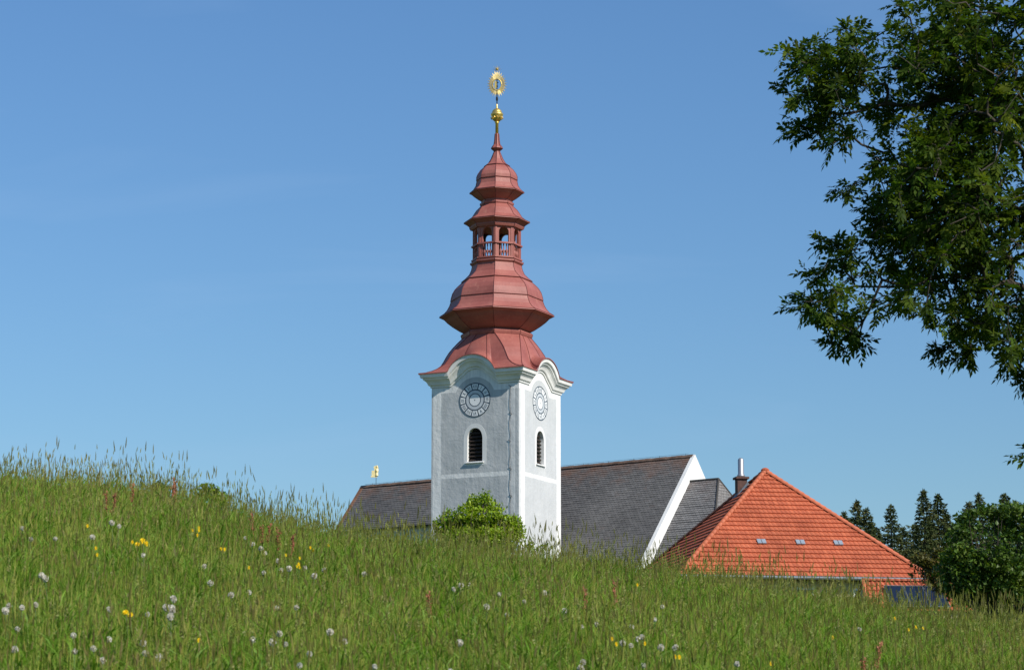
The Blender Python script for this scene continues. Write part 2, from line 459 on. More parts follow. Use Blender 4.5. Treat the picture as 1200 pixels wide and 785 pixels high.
# window: louvres, surround, sill
for k in range(4):
    T = face_T(k)
    lv = MB()
    for i in range(9):
        z = ZW0+.12+i*.235
        a = WWIN/2+.02
        vs = [T(s, o, z+dz) for (o, dz) in ((-.30, .10), (-.16, -.02), (-.165, -.055), (-.305, .065)) for s in (-a, a)]
        lv.add(vs, [(0, 1, 3, 2), (2, 3, 5, 4), (4, 5, 7, 6), (6, 7, 1, 0), (0, 2, 4, 6), (1, 7, 5, 3)])
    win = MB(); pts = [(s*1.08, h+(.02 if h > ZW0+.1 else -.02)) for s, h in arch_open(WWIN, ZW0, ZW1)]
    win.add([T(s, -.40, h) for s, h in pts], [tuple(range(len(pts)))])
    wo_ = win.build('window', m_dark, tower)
    lv.build('louvre', m_louvreshade, wo_)
    fr = MB(); inn = arch_open(WWIN, ZW0, ZW1); out = arch_open(WWIN+.52, ZW0-.22, ZW1+.27)
    extrude_holes(fr, out, [inn], .03, lambda s, o, h: T(s, o+.008, h))
    fr.build('frame', m_white, wo_)
    sb = MB(); vs = []
    for s in (-.62, .62):
        vs += [T(s, -.2, ZW0+.03), T(s, .12, ZW0-.05), T(s, .12, ZW0-.1), T(s, -.2, ZW0-.06)]
    sb.add(vs, [(0, 1, 5, 4), (1, 2, 6, 5), (2, 3, 7, 6), (3, 0, 4, 7), (0, 3, 2, 1), (4, 5, 6, 7)])
    sb.build('sill', m_white, wo_)
# clocks painted as raised plaster rings with twelve plates of numerals
NUM = ['XII', 'I', 'II', 'III', 'IIII', 'V', 'VI', 'VII', 'VIII', 'IX', 'X', 'XI']
def ring(mb, T, c, r0, r1, o, n=56):
    vs = []; fs = []
    for i in range(n):
        q = 2*math.pi*i/n
        for r in (r0, r1): vs.append(T(c[0]+r*math.sin(q), o, c[1]+r*math.cos(q)))
    for i in range(n):
        j = (i+1) % n; fs.append((2*i, 2*i+1, 2*j+1, 2*j))
    mb.add(vs, [f[::-1] for f in fs] if r0 < r1 else fs)
def stroke(mb, T, a, b, wd, o):
    a = Vector(a); b = Vector(b); d = (b-a).normalized(); nn = Vector((-d.y, d.x))*wd/2
    q = [a-nn, b-nn, b+nn, a+nn]
    mb.add([T(p.x, o, p.y) for p in q], [(0, 1, 2, 3)])
for k in range(4):
    T = face_T(k); c = (0, ZC)
    base = MB(); ring(base, T, c, 0.001, 1.06, .006); ck = base.build('clock', m_clockline, tower)
    rim = MB()
    p = []
    for i in range(57):
        q = 2*math.pi*i/56; p.append(T(1.05*math.sin(q), .008, ZC+1.05*math.cos(q)))
    rim.tube(p, .02, 5, cap=False); rim.build('rim', m_clockline, ck)
    md = MB(); ring(md, T, c, .42, .60, .012); md.build('minute_ring', m_clockmid, ck)
    ct = MB(); ring(ct, T, c, .001, .36, .012); ct.build('centre_disc', m_clockpale, ck)
    for i, s in enumerate(NUM):
        nb = MB(); q0 = 2*math.pi*(i-.41)/12; q1 = 2*math.pi*(i+.41)/12; vs = []
        for r in (.68, 1.00):
            for t in range(5):
                q = q0+(q1-q0)*t/4; vs.append(T(r*math.sin(q), .012, ZC+r*math.cos(q)))
        vs += [v-(T(0, .008, 0)-T(0, 0, 0)) for v in (vs[0], vs[4], vs[5], vs[9])]
        nb.add(vs, [(t, 5+t, 6+t, t+1)[::-1] for t in range(4)]+[(0, 10, 12, 5), (4, 9, 13, 11)])
        q = 2*math.pi*i/12; er = Vector((math.sin(q), math.cos(q))); et = Vector((math.cos(q), -math.sin(q)))
        cw = {'I': .075, 'V': .14, 'X': .14}; tot = sum(cw[ch] for ch in s); sc = min(1, .30/tot); x = -tot*sc/2
        f = lambda a, r: Vector(c)+er*r+et*a
        def stk(a, b, wd, o):
            n0 = len(nb.f); stroke(nb, T, a, b, wd, o); nb.mi[n0:] = [1]*(len(nb.f)-n0)
        for ch in s:
            wch = cw[ch]*sc; m_ = x+wch/2
            if ch == 'I': stk(f(m_, .74), f(m_, .94), .030, .016)
            elif ch == 'V':
                stk(f(m_-wch*.36, .94), f(m_, .74), .030, .016); stk(f(m_+wch*.36, .94), f(m_, .74), .022, .018)
            else:
                stk(f(m_-wch*.36, .94), f(m_+wch*.36, .74), .030, .016); stk(f(m_+wch*.36, .94), f(m_-wch*.36, .74), .022, .018)
            x += wch
        nb.build('numeral_plate', [m_clockpale, m_clockline], ck)
    hb = MB(); q = [T(.035*math.sin(a*math.pi/4), .02, ZC+.035*math.cos(a*math.pi/4)) for a in range(8)]
    hb.add(q, [tuple(range(8))[::-1]]); hb.build('hub', m_iron, ck)
# lightning conductor down the near corner
T = face_T(0); lc = MB(); pts = []
z = ZE-1.1; i = 0
while z > 6:
    pts.append(T(2.42+.035*math.sin(i*2.1)+.02*random.uniform(-1, 1)+(.03 if i % 4 == 0 else 0), .03, z)); z -= .42; i += 1
lc.tube(pts, .011, 5)
for q in pts[::4]: lc.tube([q, q+Vector((.02, .05, 0))], .012, 4); lc.tube([q+Vector((-.13, 0, .10)), q+Vector((.06, 0, -.03))], .014, 4)
lc.build('lightning_cable', m_iron, tower)

# skirt roof: square eaves with raised arcs, closing to an octagon
RN = 40.2/PXM; ZN = hz(396.5)
PF = [(0, 0), (.14, .02), (.27, .07), (.40, .145), (.50, .235), (.56, .34), (.62, .47), (.69, .60), (.78, .73), (.88, .86), (1, 1)]
seam = MB(); sk_ = MB()
OV = .62
def octv(k): q = R(-90-22.5)+k*R(45); return Vector((RN*math.cos(q), RN*math.sin(q), ZN))
for k in range(4):
    t0 = octv(2*k); t1 = octv(2*k+1); nj = len(EP); vs = []; uv = []
    for (f_, g_) in PF:
        for j in range(nj):
            b = edge_point(k, j, OV, -.03)
            # top position by share along the face
            sx = EP[j][0]; sx = -HW if sx == 'L' else HW if sx == 'R' else sx
            t = t0.lerp(t1, (sx+HW)/(2*HW))
            x = b.x+(t.x-b.x)*f_; y = b.y+(t.y-b.y)*f_; zz = b.z+(t.z-b.z)*g_
            arc = EP[j][1]
            if arc > 0:   # the arc dies away up the roof
                base_z = ZE+.03; zz = base_z+(t.z-base_z)*g_+arc*(1-g_)**1.6
            vs.append(Vector((x, y, zz))); uv.append((sx, f_*5))
    m_ = len(PF)
    fs = [(i*nj+j, i*nj+j+1, (i+1)*nj+j+1, (i+1)*nj+j) for i in range(m_-1) for j in range(nj-1)]
    sk_.add(vs, fs, uv)
    low = [v for v in vs[:nj]]; sk_.add(low+[v-Vector((0, 0, .06)) for v in low], [(j, nj+j, nj+j+1, j+1) for j in range(nj-1)])
    for j in (0, 9, 22+4, nj-1):
        j = min(j, nj-1); seam.tube([vs[i*nj+j]+Vector((0, 0, .01)) for i in range(m_)], .024, 4)
    # diagonal gore
    c = edge_point(k, nj-1, OV, -.03); a0 = octv(2*k+1); a1 = octv(2*k+2); vs = []
    for (f_, g_) in PF:
        for s in range(5):
            t = a0.lerp(a1, s/4); vs.append(Vector((c.x+(t.x-c.x)*f_, c.y+(t.y-c.y)*f_, c.z+(t.z-c.z)*g_)))
    sk_.add(vs, [(i*5+s, i*5+s+1, (i+1)*5+s+1, (i+1)*5+s) for i in range(m_-1) for s in range(4)])
skirt = sk_.build('skirt_roof', m_red, tower)
seam.build('seam', m_reddark, skirt)
# roofs of the octagonal stages
def prof(lst): return [(r/PXM, hz(y)) for r, y in lst]
def stage(name, lst, kinks, parent=tower, seams=True):
    p = prof(lst); mb = MB(); mb.lathe(p); o = mb.build(name, m_red, parent)
    if seams:
        sm = MB()
        for k in range(8):
            q = math.pi/8+k*math.pi/4
            sm.tube([((r+.01)*math.cos(q), (r+.01)*math.sin(q), z) for r, z in p], .017, 4)
        for kk in kinks:
            r, z = p[kk]
            sm.tube([((r+.012)*math.cos(math.pi/8+k*math.pi/4), (r+.012)*math.sin(math.pi/8+k*math.pi/4), z) for k in range(9)], .017, 4, cap=False)
        sm.build('seam', m_reddark, o)
    return o
stage('lower_onion_roof', [(38.5, 400), (41.5, 396.5), (42.5, 393.5), (41, 391.5), (39, 390.5), (44, 388), (52, 383), (58, 378.5), (62, 374.5), (68, 371.8), (67.5, 370.5),
      (62, 367), (58.5, 363), (56, 358.5), (54.4, 354), (54.8, 353), (54, 349), (52.5, 344), (49.5, 339), (46, 335.5), (41.5, 331.5), (42.2, 330.6), (37, 326.5), (32.5, 322), (30.2, 317), (29.3, 312), (31.5, 310), (31.5, 308.2)], (10, 15, 21))
# lantern
RL = 28/PXM; z0, z1 = hz(309.5), hz(268); zr = hz(294.7)
lan = MB(); ap = RL*math.cos(math.pi/8); fw = RL*math.sin(math.pi/8)
rails = [MB(), MB()]; bals = []
for k in range(8):
    q = k*math.pi/4; nx_, ny_ = math.cos(q), math.sin(q)
    T8 = (lambda nx_, ny_: lambda s, o, h: Vector((nx_*(ap+o)-ny_*s, ny_*(ap+o)+nx_*s, h)))(nx_, ny_)
    a = .325; zt = hz(270.8); pts = [(-a, hz(305.5)), (a, hz(305.5))]
    for i in range(13):
        w_ = math.pi*i/12; pts.append((a*math.cos(w_), zt-a+a*math.sin(w_)))
    extrude_holes(lan, [(-fw, z0), (fw, z0), (fw, z1), (-fw, z1)], [pts], .16, T8, mib=1)  # dark back faces: shade inside the lantern put into the colour
    # pilaster strips at both edges of the bay
    for s in (-fw+.05, fw-.05):
        vs = [T8(s+dx, o, h) for h in (z0, z1) for (dx, o) in ((-.05, .0), (-.05, .045), (.05, .045), (.05, .0))]
        lan.add(vs, [(0, 1, 5, 4), (1, 2, 6, 5), (2, 3, 7, 6)])
    for rail, zz, hh in ((rails[0], hz(289.5), .10), (rails[1], hz(305.8), .09)):
        vs = [T8(s, o, zz+h) for h in (-hh/2, hh/2) for (s, o) in ((-fw-.05, -.05), (fw+.05, -.05), (fw+.07, .12), (-fw-.07, .12))]
        rail.add(vs, [(0, 3, 2, 1), (4, 5, 6, 7), (0, 1, 5, 4), (1, 2, 6, 5), (2, 3, 7, 6), (3, 0, 4, 7)])
    for s in (-.2, 0, .2):
        H = hz(290.3)-hz(305.2); b0 = hz(305.2); c = T8(s, -.06, 0)
        bal = MB(); bals.append(bal); bal.lathe([(.035, b0), (.04, b0+H*.12), (.085, b0+H*.34), (.078, b0+H*.45), (.025, b0+H*.62), (.028, b0+H*.78), (.05, b0+H*.84), (.04, b0+H)], 6, 0, (c.x, c.y))
fl = MB(); fl.lathe([(RL*.98, z0-.02), (RL*.98, z0+.05)]); 
ce = MB(); ce.lathe([(RL*.9, hz(270.2)), (RL*.9, hz(269.6))]); lo = lan.build('lantern', [m_red, m_louvreshade], tower); rails[0].build('railing', m_red, lo); rails[1].build('sill', m_red, lo); [b.build('baluster', m_red, lo) for b in bals]; fl.build('floor', m_louvreshade, lo); ce.build('ceiling', m_louvreshade, lo)
stage('lantern_roof', [(27.5, 270.5), (31, 270), (32.5, 267.5), (32.5, 266), (36, 263.5), (39.3, 261.9), (39, 260.8), (34, 258.5), (29.8, 255.3), (27, 251), (24.2, 247), (20, 243), (18.6, 241.5)], (6,))
stage('upper_onion_roof', [(18.6, 242.2), (20, 240.4), (20, 238.8), (18.3, 238), (18.5, 236), (22, 234), (27, 230.5), (29.5, 228.3), (32.6, 226.9), (32.3, 226), (28, 222.6), (25, 218), (24, 213), (24.4, 211.8), (24.3, 208), (22.6, 204), (19.3, 199.5), (15, 196), (15.4, 195.2), (10.5, 192), (7.2, 187), (4.6, 181), (3.3, 177.8), (3.8, 177), (6.8, 174.6), (6.4, 173.2), (3.6, 169.6), (2.9, 165), (2.3, 157)], (9, 13, 18, 24))
# gilded finial
fin = MB(); fin.lathe(prof([(1.9, 158), (1.9, 145), (2.6, 144.4), (2.6, 143.4)]), 12, 0)
fin.build('finial_shaft', m_gold, tower, smooth=True)
gb = MB()
pr = [(2.2, 144)]
for i in range(1, 8): q = -math.pi/2+i*math.pi/16; pr.append((6.6*math.cos(q), 136+7.4*-math.sin(q)*1.0))
pr += [(7.4, 135.2), (7.7, 134.4), (7.2, 133.6)]
for i in range(1, 8): q = i*math.pi/16; pr.append((6.4*math.cos(q), 134.2-7.0*math.sin(q)))
pr += [(1.2, 127), (1.0, 123), (.5, 122)]
gb.lathe(prof(pr), 24, 0); g_ = gb.build('gilded_ball', m_gold, tower, smooth=True)
bs = MB()
for i in range(12):
    q = i*math.pi/6; r = 6.7/PXM; c = Vector((r*math.cos(q), r*math.sin(q), hz(138.8)))
    for a in range(1):
        vs = [c+Vector((math.cos(q)*x-math.sin(q)*y, math.sin(q)*x+math.cos(q)*y, z)) for x, y, z in ((.07, 0, 0), (0, .06, 0), (0, -.06, 0), (0, 0, .09), (0, 0, -.09))]
        bs.add(vs, [(0, 1, 3), (0, 3, 2), (0, 2, 4), (0, 4, 1)])
bs.build('boss', m_gold, g_)
# sunburst facing the near-left side (local plane turned towards the camera)
sbst = MB(); zc_ = hz(99.5); QA = A*.9
def fp(x, z, o=0): return Vector((math.cos(QA)*x/PXM+math.sin(QA)*o, math.sin(QA)*x/PXM-math.cos(QA)*o, zc_+z/PXM))
for i in range(52):
    q = 2*math.pi*i/52; e = 1.0 if i % 2 == 0 else .84
    a = fp(5.3*math.sin(q), 6.6*math.cos(q)); b = fp(11.8*e*math.sin(q), (15.2*e+(2.6*max(0, math.cos(q))**8))*math.cos(q))
    sbst.tube([a, a.lerp(b, .7), b], [.016, .030, .012], 4)
for (rx, rz, rr) in ((5.3, 6.8, .045), (8.6, 11.2, .012)):
    sbst.tube([fp(rx*math.sin(2*math.pi*i/28), rz*math.cos(2*math.pi*i/28)) for i in range(29)], rr, 5, cap=False)
m_burst = flat('weathered gilding', (.60, .46, .15), .5, .35)
so_ = sbst.build('sunburst', m_burst, tower)
fg = MB(); extrude_holes(fg, [(-.9, -4.6), (.9, -4.6), (1.5, -1.2), (1.1, 1.2), (1.5, 2.2), (.7, 4.4), (-.7, 4.4), (-1.6, 2.0), (-1.1, .8), (-1.6, -1.4)], [], .05, lambda s, o, h: fp(s-1.6, h, o+.025)); fg.build('figure', m_burst, so_)
st = MB(); vs = [fp(0, 19.2, .06), fp(0, 19.2, -.06)]
for i in range(16):
    q = 2*math.pi*i/16; r = 6.0 if i % 2 == 0 else 1.3
    vs.append(fp(r*math.sin(q), 19.2+r*math.cos(q)))
st.add(vs, [(0, 2+i, 2+(i+1) % 16) for i in range(16)]+[(1, 2+(i+1) % 16, 2+i) for i in range(16)]); st.build('star', m_burst, so_)
ir = MB(); ir.tube([Vector((0, 0, hz(124))), Vector((0, 0, hz(92)))], .035, 6); ir.lathe(prof([(.6, 119), (1.4, 117.5), (1.5, 115), (.6, 113)]), 8, 0)
ir.tube([fp(-1.8, 2.5), fp(1.8, 2.5)], .03, 4); ir.tube([fp(-1.2, -2.0), fp(1.2, -2.0)], .04, 4)
ir.build('iron_rod', m_iron, tower)

# ------------------------------------------------------------------ church nave (same axes as the tower)
CO = Vector((TC.x, TY+10.5, 0))                      # a point on the ridge line, straight behind the tower
YR = 0.0
def axes(a): return Vector((math.cos(a), -math.sin(a), 0)), Vector((math.sin(a), math.cos(a), 0))
def along(px, yloc, U, V, zabs=23.0):
    """distance along U from CO+V*yloc at which the line meets the vertical plane of sight px"""
    base = CO+V*yloc; x = (px-CX)/F; lo, hi = -60, 60
    for _ in range(60):
        m_ = (lo+hi)/2; p = base+U*m_; dep = p.y*math.cos(PITCH)+zabs*math.sin(PITCH)
        if p.x/dep < x: lo = m_
        else: hi = m_
    return lo
lo_, hi_ = R(20), R(60)                              # turn of the nave for which its ridge is level
for _ in range(50):
    A2 = (lo_+hi_)/2; U, V = axes(A2)
    zl_ = P(424, 570, (CO+U*along(424, 0, U, V)).y).z; zr_ = P(811, 533.5, (CO+U*along(811, 0, U, V)).y).z
    if zl_ < zr_: lo_ = A2
    else: hi_ = A2
print('nave turn', math.degrees(A2))
church = empty('church', (CO.x, CO.y, TZ), -A2)
tag(church, 'long church nave with a steep grey slate roof and a white gable behind the tower', 'church')
def local_from_px(px, yloc): return along(px, yloc, U, V)
xL = local_from_px(424, YR); xR = local_from_px(811, YR); ZR = zr_-TZ
print('ridge', xL, xR, ZR)
SL = 1.22                                           # rise over run
def slate_slope(mb, x0, x1, yr, zr, run, sgn, slope=SL, hip0=0, hip1=0, step=.19, sag=0):
    """rows of slates, ridge x0..x1 at (yr,zr); sgn -1 falls towards -y; hip: how far the eave reaches past each ridge end"""
    L = run*math.hypot(1, slope); n_ = int(L/step); nx = max(2, int((x1-x0)/.8)+1)
    nv = Vector((0, sgn*slope, 1)).normalized()
    for i in range(n_):
        a = i/n_; b = (i+1)/n_; vs = []; uv = []
        for t, up in ((a, .0), (b, .022)):
            for j in range(nx):
                k = j/(nx-1); xa = x0-hip0*t; xb = x1+hip1*t; x = xa+(xb-xa)*k
                q = Vector((x, yr+sgn*run*t, zr-run*slope*t-sag*math.sin(math.pi*k)))+nv*(up+.008*math.sin(x*3.1+i*1.7))
                vs.append(q); uv.append((x, -t*L))
        fs = [(j, j+1, nx+j+1, nx+j) for j in range(nx-1)]
        # riser under the lower edge
        low = vs[nx:]; vs += [v-nv*.03 for v in low]; uv += uv[nx:]
        fs += [(nx+j, nx+j+1, 2*nx+j+1, 2*nx+j) for j in range(nx-1)]
        if sgn < 0: fs = [f[::-1] for f in fs]
        mb.add(vs, fs, uv)
RUN = 7.2; xT = 0.0
roof = MB()
slate_slope(roof, xT, xR, YR, ZR, RUN, -1, sag=.03); slate_slope(roof, xT, xR, YR, ZR, RUN, 1)
nave_roof = roof.build('nave_roof', m_slate, church)
CR = 2.75
roof = MB(); slate_slope(roof, xL, xT+.02, YR, ZR, CR, -1, sag=.04); slate_slope(roof, xL, xT+.02, YR, ZR, CR, 1)
choir_roof = roof.build('choir_roof', m_slate, church)
rc = MB()
m_ridge = flat('rusty ridge slates', (.14, .095, .072), .85, var=.4, scale=2)
for (a, b) in ((xL-.05, xR),):
    nn_ = int((b-a)/.4)
    for i in range(nn_):
        x0_ = a+(b-a)*i/nn_; x1_ = a+(b-a)*(i+1)/nn_+.05; z_ = ZR+.02+.008*(i % 3); 
        vs = [(x, YR+dy, z_+dz) for x in (x0_, x1_) for dy, dz in ((-.16, -.13), (0, .045), (.16, -.13))]
        rc.add(vs, [(0, 1, 4, 3)[::-1], (1, 2, 5, 4)[::-1], (0, 2, 1), (3, 4, 5)])
rc.build('ridge_cap', m_ridge, church)
hk = MB()
for i in range(14):
    x_ = xL+1+(xR-xL-1.5)*i/13
    hk.tube([(x_, YR, ZR), (x_, YR, ZR+.16)], .014, 4)
hk.tube([(xL+.3, YR, ZR+.13), (xR-.3, YR, ZR+.14)], .008, 4); hk.build('lightning_cable', m_iron, church)
# verge strip at the left end
vg = MB()
m_verge = flat('rusty orange verge slates', (.24, .12, .07), .85, var=.35, scale=1.5)
for sg in (-1, 1):
    nvv = 20
    for i in range(nvv):
        t0_, t1_ = i/nvv, (i+1)/nvv+.01
        vs = [(x, YR+sg*CR*t, ZR-CR*SL*t+.035) for t in (t0_, t1_) for x in (xL-.06, xL+.24)]+[(x, YR+sg*CR*t, ZR-CR*SL*t-.1) for t in (t0_, t1_) for x in (xL-.06, xL+.24)]
        vg.add(vs, [(0, 1, 3, 2), (0, 2, 6, 4), (4, 6, 7, 5), (1, 5, 7, 3)])
vg.build('verge', m_verge, choir_roof)
# walls of nave and choir
wl = MB()
def wallbox(mb, x0, x1, y0, y1, z0, z1): mb.box(((x0+x1)/2, (y0+y1)/2, (z0+z1)/2), (x1-x0, y1-y0, z1-z0))
wallbox(wl, xT+.02, xR-.6, YR-RUN+.5, YR+RUN-.5, -1, ZR-(RUN-.3)*SL)
wallbox(wl, xL+.1, xT, YR-CR+.35, YR+CR-.35, -1, ZR-(CR-.1)*SL)
gx = xL+.1
wl.add([(gx, YR-CR+.35, ZR-CR*SL), (gx, YR+CR-.35, ZR-CR*SL), (gx, YR, ZR-.2)], [(0, 2, 1)])
wl.build('wall', m_white, church)
# right gable, standing a little proud of the slates
gb_ = MB()
tops = .05
prof_g = [(-RUN-.2, ZR-(RUN+.2)*SL+tops-.35), (-RUN-.2, ZR-(RUN+.2)*SL+tops), (0, ZR+tops), (RUN+.2, ZR-(RUN+.2)*SL+tops), (RUN+.2, -1), (-RUN-.2, -1)]
vs = [(x, YR+y, z) for x in (xR-.05, xR+.20) for y, z in prof_g]
gb_.add(vs, [tuple(range(6)), tuple(range(11, 5, -1))]+[(i, 6+i, 6+(i+1) % 6, (i+1) % 6) for i in range(6)])
gb_.build('gable', m_white, church)
# lower annex with a hipped end
xA0 = xR+.20; yA = YR-.6; ZA = ZR-1.72
xA1 = local_from_px(841, yA)
ax = MB(); RA = 6.4; HIP = 3.3
slate_slope(ax, xA0, xA1, yA, ZA, RA, -1, hip1=HIP); slate_slope(ax, xA0, xA1, yA, ZA, RA, 1, hip1=HIP)
ax_o = ax.build('annex_roof', m_slate2, church)
hp = MB(); sl2 = RA*SL/HIP; n_ = 40
for i in range(n_):
    vs = []; uv = []
    for t, up in ((i/n_, 0), ((i+1)/n_, .03)):
        for s in (-1, 1):
            vs.append((xA1+HIP*t+up, yA+s*RA*t, ZA-RA*SL*t+.01)); uv.append((s*RA*t, -t*8))
    vs += [(vs[2][0]-.02, vs[2][1], vs[2][2]-.03), (vs[3][0]-.02, vs[3][1], vs[3][2]-.03)]; uv += uv[2:4]
    hp.add(vs, [(0, 2, 3, 1), (2, 4, 5, 3)], uv)
hp.build('hip', m_slate2, ax_o)
cpz = MB()
cpz.tube([(xA0, yA, ZA+.03), (xA1, yA, ZA+.03)], .07, 6)
for s in (-1, 1): cpz.tube([(xA1, yA, ZA+.03), (xA1+HIP, yA+s*RA, ZA-RA*SL+.05)], .06, 6)
cpz.build('ridge_cap', flat('dark ridge slate', (.06, .055, .05), .8), ax_o)
aw = MB(); wallbox(aw, xA0+.02, xA1+HIP-.5, yA-RA+.5, yA+RA-.5, -1, ZA-RA*SL+.1); aw.build('annex_wall', m_white, church)
gt = MB(); gt2 = MB(); gt.tube([(xT, YR-RUN-.1, ZR-RUN*SL-.05), (xR-.1, YR-RUN-.1, ZR-RUN*SL-.05)], .08, 6)
gt2.tube([(xL, YR-CR-.08, ZR-CR*SL-.04), (0, YR-CR-.08, ZR-CR*SL-.04)], .07, 6); gt.build('gutter', m_iron, church); gt2.build('gutter', m_iron, church)

# gilded weather vane on the left end of the ridge
xv = local_from_px(441, YR); vp = CO+U*xv+Vector((0, 0, ZR+TZ))
vane = empty('weather_vane', vp); tag(vane, 'small gilded figure on a rod at the left end of the slate ridge', 'weather vane')
rd = MB(); rd.tube([(0, 0, -.05), (0, 0, .75)], .02, 6); rd.tube([(-.1, 0, .03), (.1, 0, .03)], .03, 5); rd.build('rod', m_iron, vane)
sil = [(-.29, 0.0), (.16, 0.0), (.18, .10), (.13, .13), (.15, .34), (.24, .50), (.24, .72), (.16, .76), (.13, .82), (.05, .86), (-.01, .80), (-.06, .81), (-.10, .74), (-.06, .62), (-.07, .46), (-.16, .50), (-.25, .46), (-.23, .36), (-.26, .22), (-.20, .17), (-.30, .10)]
vf = MB(); extrude_holes(vf, [(s*.95, h*.95) for s, h in sil], [], .06, lambda s, o, h: Vector((s-.08, o+.03 if False else -o-.03, h+.55)))
# a rounded body in front of the plate so the figure has depth
vf.lathe([(.03, .60), (.11, .66), (.09, .85), (.12, 1.0), (.10, 1.12), (.04, 1.18), (.08, 1.24), (.08, 1.32), (.02, 1.38)], 8, 0, (.05, 0))
vf.build('figure', m_palegold, vane)

# ------------------------------------------------------------------ house with orange tiled pyramid roof
HB = R(10.5); Y0 = 120.0
c0 = P(796, 673.5, Y0); E = Vector((math.cos(HB), math.sin(HB), 0)); N = Vector((-math.sin(HB), math.cos(HB), 0)); LA = 12.4; LB = 13.4
ctr = c0+E*LA/2+N*LB/2; gz = float(terrain(ctr.x, ctr.y))-.2
apz = P(900, 553, ctr.y).z
house = empty('house', (ctr.x, ctr.y, gz), HB)
tag(house, 'house with a large orange tiled pyramid roof, right of the church', 'house')
HE = c0.z-gz; HA = apz-gz; print('house eave', HE, 'apex', HA)
def tile_face(mb, k, half, wide, ze, za, rows, tw=.22, stop=0.0):
    """rows of wavy tiles on triangular face k (0 = -y, 1 = +x, 2 = +y, 3 = -x)"""
    nrm = [(0, -1), (1, 0), (0, 1), (-1, 0)][k]; tg = [(1, 0), (0, 1), (-1, 0), (0, -1)][k]
    rise = za-ze; sl = math.hypot(half, rise); no = half/sl; nr = rise/sl   # normal: out nr, up no
    for i in range(rows):
        t0, t1 = i/rows, (i+1)/rows+.012   # from the eave up
        hw0 = wide*(1-t0); hw1 = wide*max(0, 1-t1)
        n_ = max(2, int(2*hw0/tw*6)); vs = []; uv = []
        row = []
        for t, up, hw in ((t0, .085, hw0), (t1, .0, hw1), (t0, .005, hw0)):
            for j in range(n_+1):
                s = -hw0+2*hw0*j/n_
                sc_ = max(-hw, min(hw, s))
                ph = (s/tw) % 1.0
                wv = .012*math.sin(2*math.pi*ph)+(.009 if ph > .86 else 0)
                d = half*(1-t)
                o = up+wv
                vs.append(Vector((tg[0]*sc_+nrm[0]*(d+o*nr), tg[1]*sc_+nrm[1]*(d+o*nr), ze+rise*t+o*no)))
                uv.append((s/tw+k*97+.001, i+.5))
        m_ = n_+1
        fs = [(j, j+1, m_+j+1, m_+j) for j in range(n_)]+[(2*m_+j, 2*m_+j+1, j+1, j) for j in range(n_)]
        mb.add(vs, fs, uv)
hx = LA/2; hy = LB/2
rf = MB()
for k in range(4): tile_face(rf, k, (hy, hx)[k % 2], (hx, hy)[k % 2], HE, HA, 24)
house_roof = rf.build('roof', m_tile, house)
def hipline(mb, a, b, n_, r=.12):
    a = Vector(a); b = Vector(b); d = (b-a)/n_; dn = d.normalized(); side = dn.cross(Vector((0, 0, 1))).normalized(); up = side.cross(dn)
    for i in range(n_):
        p0 = a+d*i; p1 = a+d*(i+1.12); vs = []
        for p, rr in ((p0, r*1.18), (p1, r*.92)):
            for j in range(7):
                q = math.pi*j/6; vs.append(p+side*rr*math.cos(q)+up*(rr*math.sin(q)*.95))
        mb.add(vs, [(j, j+1, 8+j, 7+j)[::-1] for j in range(6)]+[tuple(range(7))])
hc = MB()
for sx, sy in ((-1, -1), (1, -1), (1, 1), (-1, 1)): hipline(hc, (sx*hx, sy*hy, HE+.06), (0, 0, HA+.06), 30)
hc.build('hip_tile', m_tile, house_roof, smooth=True)
cpk = MB(); cpk.lathe([(.2, HA-.02), (.22, HA+.12), (.12, HA+.2), (.04, HA+.22)], 10, 0); cpk.build('ridge_cap', m_tile, house_roof)
hw_ = MB(); hw_.box((0, 0, (HE-.12-.6)/2), (LA-1.1, LB-1.1, HE-.12+.6)); hw_.build('wall', m_ochre, house)
sf = MB(); sf.box((0, 0, HE-.06), (LA-.15, LB-.15, .1)); sf.build('soffit', flat('brown soffit board', (.12, .08, .05)), house)
gu = MB()
cs = [(-hx-.06, -hy-.06), (hx+.06, -hy-.06), (hx+.06, hy+.06), (-hx-.06, hy+.06), (-hx-.06, -hy-.06)]
for i in range(4): gu.tube([(*cs[i], HE-.04), (*cs[i+1], HE-.04)], .085, 8)
gu.build('gutter', m_zinc, house)
# windows in the walls (hidden by the meadow here, seen from the side)
for k, (dx, dy, rz) in enumerate(((-3, -1, 0), (0, -1, 0), (3, -1, 0), (-3, 1, 0), (3, 1, 0))):
    wb = MB(); yy = dy*(hy-.55+.02); wb.box((dx, yy, 1.7), (1.1, .08, 1.3)); wwo = wb.build('window', m_white, house)
    pb = MB(); pb.box((dx, yy+dy*.045, 1.7), (.9, .02, 1.1)); pb.build('pane', m_solar, wwo)
